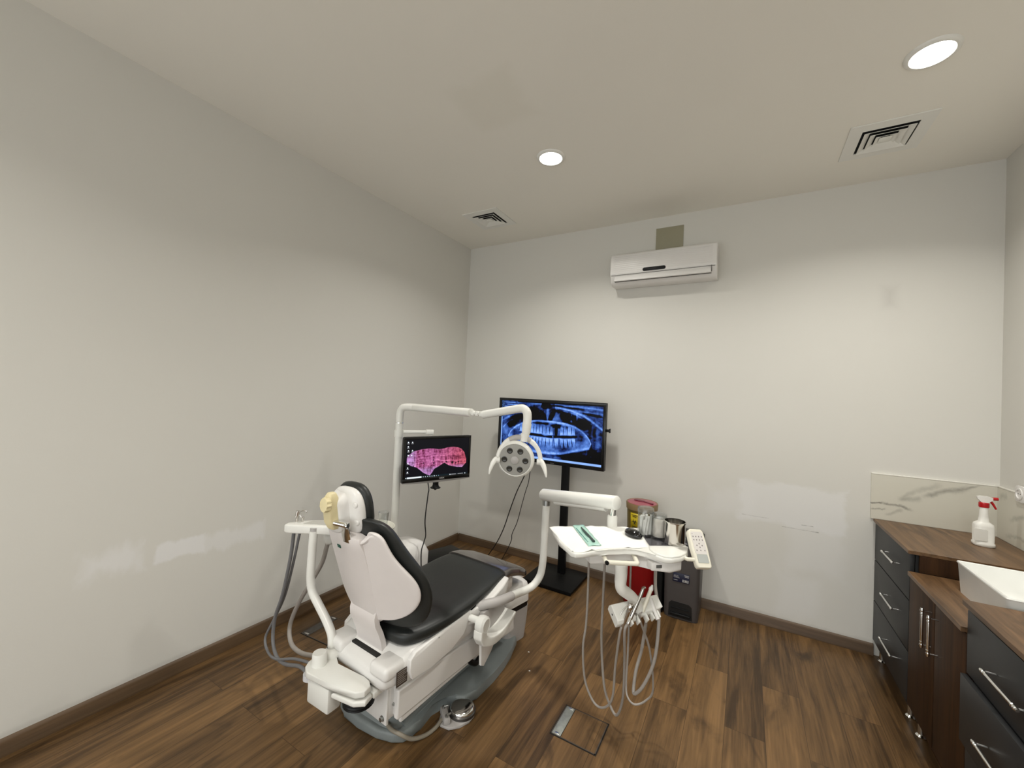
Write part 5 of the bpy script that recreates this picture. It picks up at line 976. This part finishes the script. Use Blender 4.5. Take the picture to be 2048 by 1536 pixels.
gb = thing('pedal_bin', 'tall dark grey plastic bin with pedal opening and sticker by the far wall', 'bin', (2.165, -0.17, 0))
x0, x1, y0, y1, zt = 2.045, 2.285, -0.285, -0.035, 0.575
GRB = mat('dark_grey_bin', (0.066, 0.058, 0.056), 0.42, var=0.05)
b = B(); b.loft([[(x, y, z) for x, y in rrect(x1 - x0 - k, y1 - y0 - k, 0.03, 5, (x0 + x1) / 2, (y0 + y1) / 2)] for z, k in ((0.0, 0.02), (0.02, 0.014), (0.50, 0.0), (0.505, 0.0))]); obj('bin_body', b, GRB, gb, angle=50)
b = B(); b.loft([[(x, y, z) for x, y in rrect(x1 - x0 - k, y1 - y0 - k, 0.03, 5, (x0 + x1) / 2, (y0 + y1) / 2)] for z, k in ((0.508, -0.006), (0.555, -0.006), (0.572, 0.02), (0.576, 0.06))]); obj('bin_lid', b, mat('black_lid', (0.014, 0.014, 0.014), 0.4), gb, angle=50)
b = B(); b.prism([(2.085, 0.012), (2.240, 0.012), (2.236, 0.100), (2.218, 0.118), (2.105, 0.118), (2.088, 0.100)], -0.281, -0.2735, Matrix(((1, 0, 0, 0), (0, 0, 1, 0), (0, 1, 0, 0), (0, 0, 0, 1))), 0.001, 1); obj('pedal_recess', b, mat('recess_black', (0.005, 0.005, 0.005), 0.35), gb)
b = B(); b.box((2.163, -0.284, 0.035), (0.135, 0.02, 0.02), 0.006); b.box((2.163, -0.283, 0.075), (0.125, 0.006, 0.008), 0.002); obj('pedal', b, BLK, gb)
b = B(); b.box((2.163, -0.2855, 0.290), (0.108, 0.002, 0.062), 0.0005); stk = obj('sticker', b, mat('sticker_navy', (0.010, 0.012, 0.035), 0.35), gb)
b = B()
for (sx, sz, w_, h_) in ((2.199, 0.312, 0.030, 0.005), (2.200, 0.303, 0.026, 0.004), (2.130, 0.302, 0.030, 0.0025), (2.132, 0.295, 0.036, 0.0025), (2.134, 0.288, 0.040, 0.0025), (2.128, 0.271, 0.026, 0.003)): b.box((sx, -0.2868, sz), (w_, 0.0008, h_))
obj('sticker_lines', b, mat('sticker_print', (0.34, 0.33, 0.33), 0.5), stk)
b = B()
for k, w_ in enumerate((0.006, 0.004, 0.006, 0.004, 0.005)): b.box((2.176 + k * 0.0082, -0.2868, 0.274), (w_, 0.0008, 0.016))
b.box((2.192, -0.2868, 0.2665), (0.040, 0.0008, 0.003)); obj('sticker_lettering', b, mat('sticker_white', (0.5, 0.5, 0.49), 0.5), stk)

gap_filler = thing('waste_bin', 'narrow black filler added for the dark gap between the red bin and the grey pedal bin', 'bin', (2.016, -0.15, 0))  # black block put in to stand for the dark gap between two bins
b = B(); b.loft([[(x, y, z) for x, y in rrect(0.052 - k, 0.23 - k, 0.012, 4, 2.016, -0.15)] for z, k in ((0.0, 0.008), (0.40, 0.0), (0.405, 0.0))]); obj('bin_body', b, BLKM, gap_filler, angle=50)
b = B(); b.loft([[(x, y, z) for x, y in rrect(0.054 - k, 0.234 - k, 0.012, 4, 2.016, -0.15)] for z, k in ((0.407, 0.0), (0.435, 0.0), (0.44, 0.012))]); obj('bin_lid', b, BLK, gap_filler, angle=50)

# ------------------------------------------------------------------ worktops, cabinets, basin on the right
FX = 3.245
def pull_handle(parent, a, c, out):
    """bar handle from a to c standing off along out"""
    a, c, out = Vector(a), Vector(c), Vector(out); d = (c - a).normalized(); b = B()
    for p in (a + d * 0.012, c - d * 0.012): b.cyl(p - out * 0.030, p, 0.0042, 12); b.lathe([(0.0062, -0.005), (0.0075, 0), (0.0062, 0.005)], M=frame(p, out, d), seg=14)
    b.tube([a, a + d * 0.003, c - d * 0.003, c], [0.0045, 0.0055, 0.0055, 0.0045], 14)
    for p in (a + d * 0.026, c - d * 0.026): b.lathe([(0.0055, -0.003), (0.0068, 0), (0.0055, 0.003)], M=frame(p, out, d), seg=14)
    return obj('handle', b, CHROME, parent)
def cab_leg(parent, x, y, h):
    b = B(); b.lathe([(0.020, 0.0), (0.022, 0.006), (0.014, 0.014), (0.013, h - 0.01), (0.018, h)], (x, y, 0), seg=16); obj('leg', b, CHROME, parent)
def drawer_unit(label, y0, y1, zs, hy, hz, depth=0.525):
    t = thing('drawer_cabinet', label, 'cabinet', (FX + 0.25, (y0 + y1) / 2, 0))
    zb, zt = zs[-1][0], zs[0][1]
    b = B(); b.box((FX + 0.020 + (depth - 0.02) / 2, (y0 + y1) / 2, (zb + zt) / 2), (depth - 0.02, y1 - y0, zt - zb)); obj('carcass', b, DGREY, t)
    b = B(); b.box((FX + 0.055, (y0 + y1) / 2, 0.042), (0.016, y1 - y0, 0.083)); obj('plinth', b, mat('plinth_dark', (0.035, 0.022, 0.014), 0.5), t)
    for k, (z0, z1, pull) in enumerate(zs):
        b = B(); b.box((FX + 0.009 - pull, (y0 + y1) / 2, (z0 + z1) / 2), (0.018, y1 - y0 - 0.004, z1 - z0 - 0.004), 0.0012); d = obj('drawer_front', b, DGREY, t)
        if pull: bb = B(); bb.box((FX + 0.13 - pull, (y0 + y1) / 2, (z0 + z1) / 2 - 0.01), (0.24, y1 - y0 - 0.05, (z1 - z0) * 0.7), 0.001); obj('drawer_box', bb, DGREY, d)
        zc = z0 + (z1 - z0) * hz
        pull_handle(d, (FX - pull - 0.032, hy - 0.105, zc), (FX - pull - 0.032, hy + 0.105, zc), (-1, 0, 0))
    for yy in (y0 + 0.06, y1 - 0.06): cab_leg(t, FX + 0.034, yy, zb)
    return t
drawer_unit('anthracite three-drawer cabinet against the far wall under the spray bottle', -0.622, -0.004, [(0.594, 0.826, 0), (0.345, 0.592, 0), (0.098, 0.343, 0)], -0.39, 0.57)
drawer_unit('black-looking drawer cabinet nearest the viewer at the right edge', -1.93, -1.222, [(0.585, 0.815, 0), (0.34, 0.583, 0.016), (0.098, 0.338, 0)], -1.52, 0.47)
cu = thing('cupboard', 'low dark walnut two-door cupboard under the white basin', 'cabinet', (FX + 0.25, -0.92, 0))
b = B(); b.box((FX + 0.02 + 0.2525, -0.922, 0.41), (0.505, 0.594, 0.624)); obj('carcass', b, BWOOD, cu)
b = B(); b.box((FX + 0.055, -0.922, 0.042), (0.016, 0.594, 0.083)); obj('plinth', b, BWOOD, cu)
for yy0, yy1, hy in ((-0.932, -0.626, -0.905), (-1.218, -0.936, -0.978)):
    b = B(); b.box((FX + 0.009, (yy0 + yy1) / 2, 0.411), (0.018, yy1 - yy0 - 0.003, 0.622), 0.0012); d = obj('door', b, BWOOD, cu)
    pull_handle(d, (FX - 0.032, hy, 0.500), (FX - 0.032, hy, 0.672), (-1, 0, 0))
cab_leg(cu, FX + 0.034, -0.70, 0.098); cab_leg(cu, FX + 0.034, -1.15, 0.098)
def worktop(label, y0, y1, zt, th, x0, extra=None):
    b = B(); b.box(((x0 + W - 0.013) / 2, (y0 + y1) / 2, zt - th / 2), (W - 0.013 - x0, y1 - y0, th), 0.0012, seg=1)
    return tag(obj('worktop', b, TOPW, loc=((x0 + W) / 2, (y0 + y1) / 2, zt - th)), label, 'worktop')
worktop('walnut worktop in the far right corner carrying the spray bottle', -0.640, -0.013, 0.845, 0.018, FX - 0.012)
worktop('lower walnut worktop under the white basin', -1.214, -0.646, 0.745, 0.020, FX - 0.014)
worktop('walnut worktop at the right edge nearest the viewer', -1.94, -1.216, 0.845, 0.018, FX - 0.012)
for nm, yy in (('upright panel stepping down from the far worktop to the basin counter', -0.634), ):
    b = B(); b.box(((FX + 0.03 + W - 0.015) / 2, yy, 0.786), (W - 0.015 - FX - 0.03, 0.014, 0.080)); tag(obj('step_panel', b, BWOOD, loc=(3.5, yy, 0.746)), nm, 'panel')
sk = thing('basin', 'white rectangular vessel basin on the lower worktop at the right edge', 'basin', (3.55, -0.99, 0.745))
sx0, sx1, sy0, sy1 = 3.350, 3.745, -1.200, -0.790
def sq(x0_, x1_, y0_, y1_, z, r): return [(x, y, z) for x, y in rrect(x1_ - x0_, y1_ - y0_, r, 4, (x0_ + x1_) / 2, (y0_ + y1_) / 2)]
b = B(); b.loft([sq(sx0 + 0.010, sx1 - 0.010, sy0 + 0.010, sy1 - 0.010, 0.745, 0.016), sq(sx0 + 0.003, sx1 - 0.004, sy0 + 0.004, sy1 - 0.004, 0.865, 0.012), sq(sx0, sx1, sy0, sy1, 0.872, 0.010), sq(sx0 + 0.002, sx1 - 0.002, sy0 + 0.002, sy1 - 0.002, 0.876, 0.010), sq(sx0 + 0.010, sx1 - 0.010, sy0 + 0.010, sy1 - 0.010, 0.874, 0.010), sq(sx0 + 0.03, sx1 - 0.03, sy0 + 0.03, sy1 - 0.03, 0.79, 0.03), sq(sx0 + 0.07, sx1 - 0.07, sy0 + 0.07, sy1 - 0.07, 0.765, 0.04)])
obj('bowl', b, mat('basin_ceramic', (0.82, 0.83, 0.80), 0.12), sk, angle=50)
b = B(); b.lathe([(0.022, 0.765), (0.022, 0.768), (0.001, 0.769)], (3.548, -0.995, 0), seg=20); obj('drain', b, CHROME, sk)
# splashback tiles
b = B(); b.box(((3.218 + W) / 2, -0.006, 0.985), (W - 3.218, 0.012, 0.280), 0.0008, seg=1); tp = obj('marble_panel', b, MARB, loc=(3.49, 0, 0.845)); tag(tp, 'white marble splashback tile on the far wall behind the spray bottle', 'splashback')
b = B(); b.box(((3.218 + W) / 2, -0.007, 1.127), (W - 3.218, 0.014, 0.006), 0.001, seg=1); e_o = obj('edge_trim', b, mat('trim_white', (0.82, 0.80, 0.74), 0.3), tp)
b = B(); b.box((W - 0.007, -1.0, 0.985), (0.012, 1.976, 0.280), 0.0008, seg=1); tp2 = obj('marble_panel', b, MARB, loc=(W, -1.0, 0.845)); tag(tp2, 'marble splashback tile along the right wall', 'splashback')
b = B(); b.box((W - 0.008, -1.0, 1.127), (0.014, 1.976, 0.006), 0.001, seg=1); obj('edge_trim', b, MATS['trim_white'], tp2)
so = thing('wall_socket', 'white wall socket above the splashback at the right edge of the photo', 'socket', (W, -0.245, 1.12))
SM = frame((W - 0.0135, -0.248, 1.128), (0, -1, 0), (-1, 0, 0))
b = B(); b.prism(rrect(0.082, 0.082, 0.012), 0, 0.010, SM, 0.004); obj('socket_frame', b, WP, so)
b = B(); b.lathe([(0.030, 0.010), (0.030, 0.014), (0.022, 0.0145), (0.0205, 0.0105), (0.001, 0.0105)], M=SM, seg=28); obj('socket_insert', b, WP, so)
b = B()
for sx in (-1, 1): b.cyl(SM @ Vector((sx * 0.0095, 0, 0.010)), SM @ Vector((sx * 0.0095, 0, 0.0112)), 0.0028, 10)
obj('socket_holes', b, BLK, so)
# spray bottle
sb = thing('spray_bottle', 'white spray bottle with red collar and trigger on the far worktop', 'spray bottle', (3.612, -0.285, 0.845))
bx0, by0 = 3.612, -0.285
def el(hx_, hy_, z, n=28, ex=0.6): return [(bx0 + math.copysign(abs(math.cos(2 * PI * k / n)) ** ex, math.cos(2 * PI * k / n)) * hx_ * 0.85 + 0 * k, by0 + math.copysign(abs(math.sin(2 * PI * k / n)) ** ex, math.sin(2 * PI * k / n)) * hy_, z) for k in range(n)]
b = B(); b.loft([el(0.042, 0.030, 0.845), el(0.047, 0.034, 0.850), el(0.047, 0.034, 0.862), el(0.043, 0.031, 0.866), el(0.044, 0.032, 0.945), el(0.041, 0.029, 0.958), el(0.030, 0.024, 0.966), el(0.021, 0.020, 0.972), el(0.020, 0.019, 1.0, ex=1.0), el(0.018, 0.0165, 1.045, ex=1.0)]); obj('bottle_body', b, mat('bottle_white', (0.80, 0.79, 0.74), 0.35), sb, angle=50)
b = B(); b.prism(rrect(0.05, 0.06, 0.006), 0, 0.0012, frame((bx0 - 0.02, by0 - 0.0318, 0.905), (0.97, -0.2, 0), (-0.0, -1, 0)), 0.0003, 1); obj('bottle_label', b, mat('label_pale', (0.74, 0.73, 0.68), 0.5), sb)
REDC = mat('red_cap', (0.45, 0.006, 0.010), 0.3)
b = B(); b.lathe([(0.0185, 1.044), (0.0195, 1.047), (0.0195, 1.067), (0.017, 1.070), (0.001, 1.070)], (bx0, by0, 0), seg=24); obj('collar', b, REDC, sb)
b = B(); b.loft([[(bx0 + x, by0 + y * k, z) for y in (-0.011, 0.011) for (x, z) in ((xa, z0), (xa, z1))][i] for i in (0, 1, 3, 2)] for xa, z0, z1, k in ((-0.026, 1.088, 1.098, 0.7), (-0.012, 1.070, 1.102, 1), (0.014, 1.070, 1.102, 1), (0.030, 1.086, 1.098, 0.8))); obj('spray_head', b, mat('head_white', (0.74, 0.72, 0.68), 0.35), sb, angle=30)
b = B(); b.tube([(bx0 + 0.028, by0, 1.092), (bx0 + 0.050, by0, 1.094)], 0.008, 12); b.tube([(bx0 + 0.020, by0, 1.082), (bx0 + 0.032, by0, 1.066), (bx0 + 0.044, by0, 1.040)], [0.006, 0.0055, 0.004], 10, 3); obj('trigger', b, REDC, sb)

# ------------------------------------------------------------------ floor boxes
def floor_box(label, quad, flap, dull):
    c = sum((Vector((*p, 0)) for p in quad), Vector()) / 4
    t = thing('floor_box', label, 'floor box', c)
    o, xv, yv = Vector((*quad[0], 0)), Vector((*quad[1], 0)) - Vector((*quad[0], 0)), Vector((*quad[3], 0)) - Vector((*quad[0], 0))
    xl, yl = xv.length, yv.length; FM = frame(o, xv, UP); sg = 1 if FM.inverted().to_3x3() @ yv.normalized() @ Vector((0, 1, 0)) > 0 else -1
    def q(x0_, x1_, y0_, y1_, z0, z1, nm, mt_, par=t, bev=0.0):
        b = B(); b.box(((x0_ + x1_) / 2, sg * (y0_ + y1_) / 2, (z0 + z1) / 2), (x1_ - x0_, y1_ - y0_, z1 - z0), bev, M=FM); return obj(nm, b, mt_, par)
    q(-0.004, xl + 0.004, -0.004, yl + 0.004, 0.0004, 0.0012, 'shadow_gap', mat('gap_black', (0.008, 0.006, 0.005), 0.7))
    e = 0.004; b = B()
    for (x0_, x1_, y0_, y1_) in ((0, xl, 0, e), (0, xl, yl - e, yl), (0, e, 0, yl), (xl - e, xl, 0, yl)): b.box(((x0_ + x1_) / 2, sg * (y0_ + y1_) / 2, 0.0015), (x1_ - x0_, y1_ - y0_, 0.003), 0, M=FM)
    obj('metal_frame', b, mat('frame_dull', (0.14, 0.12, 0.10), 0.4, 0.7), t)
    q(flap + 0.003, xl - e, e, yl - e, 0.0012, 0.0032, 'wood_lid', FLOORW)
    f = q(e, flap, e, yl - e, 0.0012, 0.0030, 'cable_flap', mat('dark_flap_steel', (0.11, 0.10, 0.09), 0.5, 0.5, var=0.3, scale=50) if dull else mat('scratched_zinc', (0.36, 0.38, 0.36), 0.45, 0.6, var=0.35, scale=50), bev=0.0006)  # one box gets a darker flap metal than the other
    for yy in (0.012, yl - 0.012):
        b = B(); b.box((flap * 0.62, sg * yy, 0.0042), (flap * 0.55, 0.012, 0.003), 0.001, M=FM); obj('latch', b, CHROME, f)
    return t
floor_box('square floor box with a bare metal flap and wood-look lid in the foreground', [(1.797, -1.448), (2.005, -1.448), (2.005, -1.640), (1.797, -1.640)], 0.045, False)
floor_box('floor box behind the chair on the left, dark and mostly hidden', [(0.20, -1.815), (0.44, -1.80), (0.455, -1.58), (0.215, -1.595)], 0.06, True)
for sx_, sy_ in ((1.448, -1.188), (1.527, -1.330)):
    b = B(); b.prism([(sx_ - 0.004, sy_ - 0.003), (sx_ + 0.005, sy_ - 0.002), (sx_ + 0.003, sy_ + 0.004), (sx_ - 0.003, sy_ + 0.003)], 0.0, 0.0015)
    tag(obj('paper_scrap', b, PAPER, loc=(sx_, sy_, 0)), 'tiny white scrap lying on the wood floor between chair and hanging hoses', 'scrap', 'scraps on the floor')
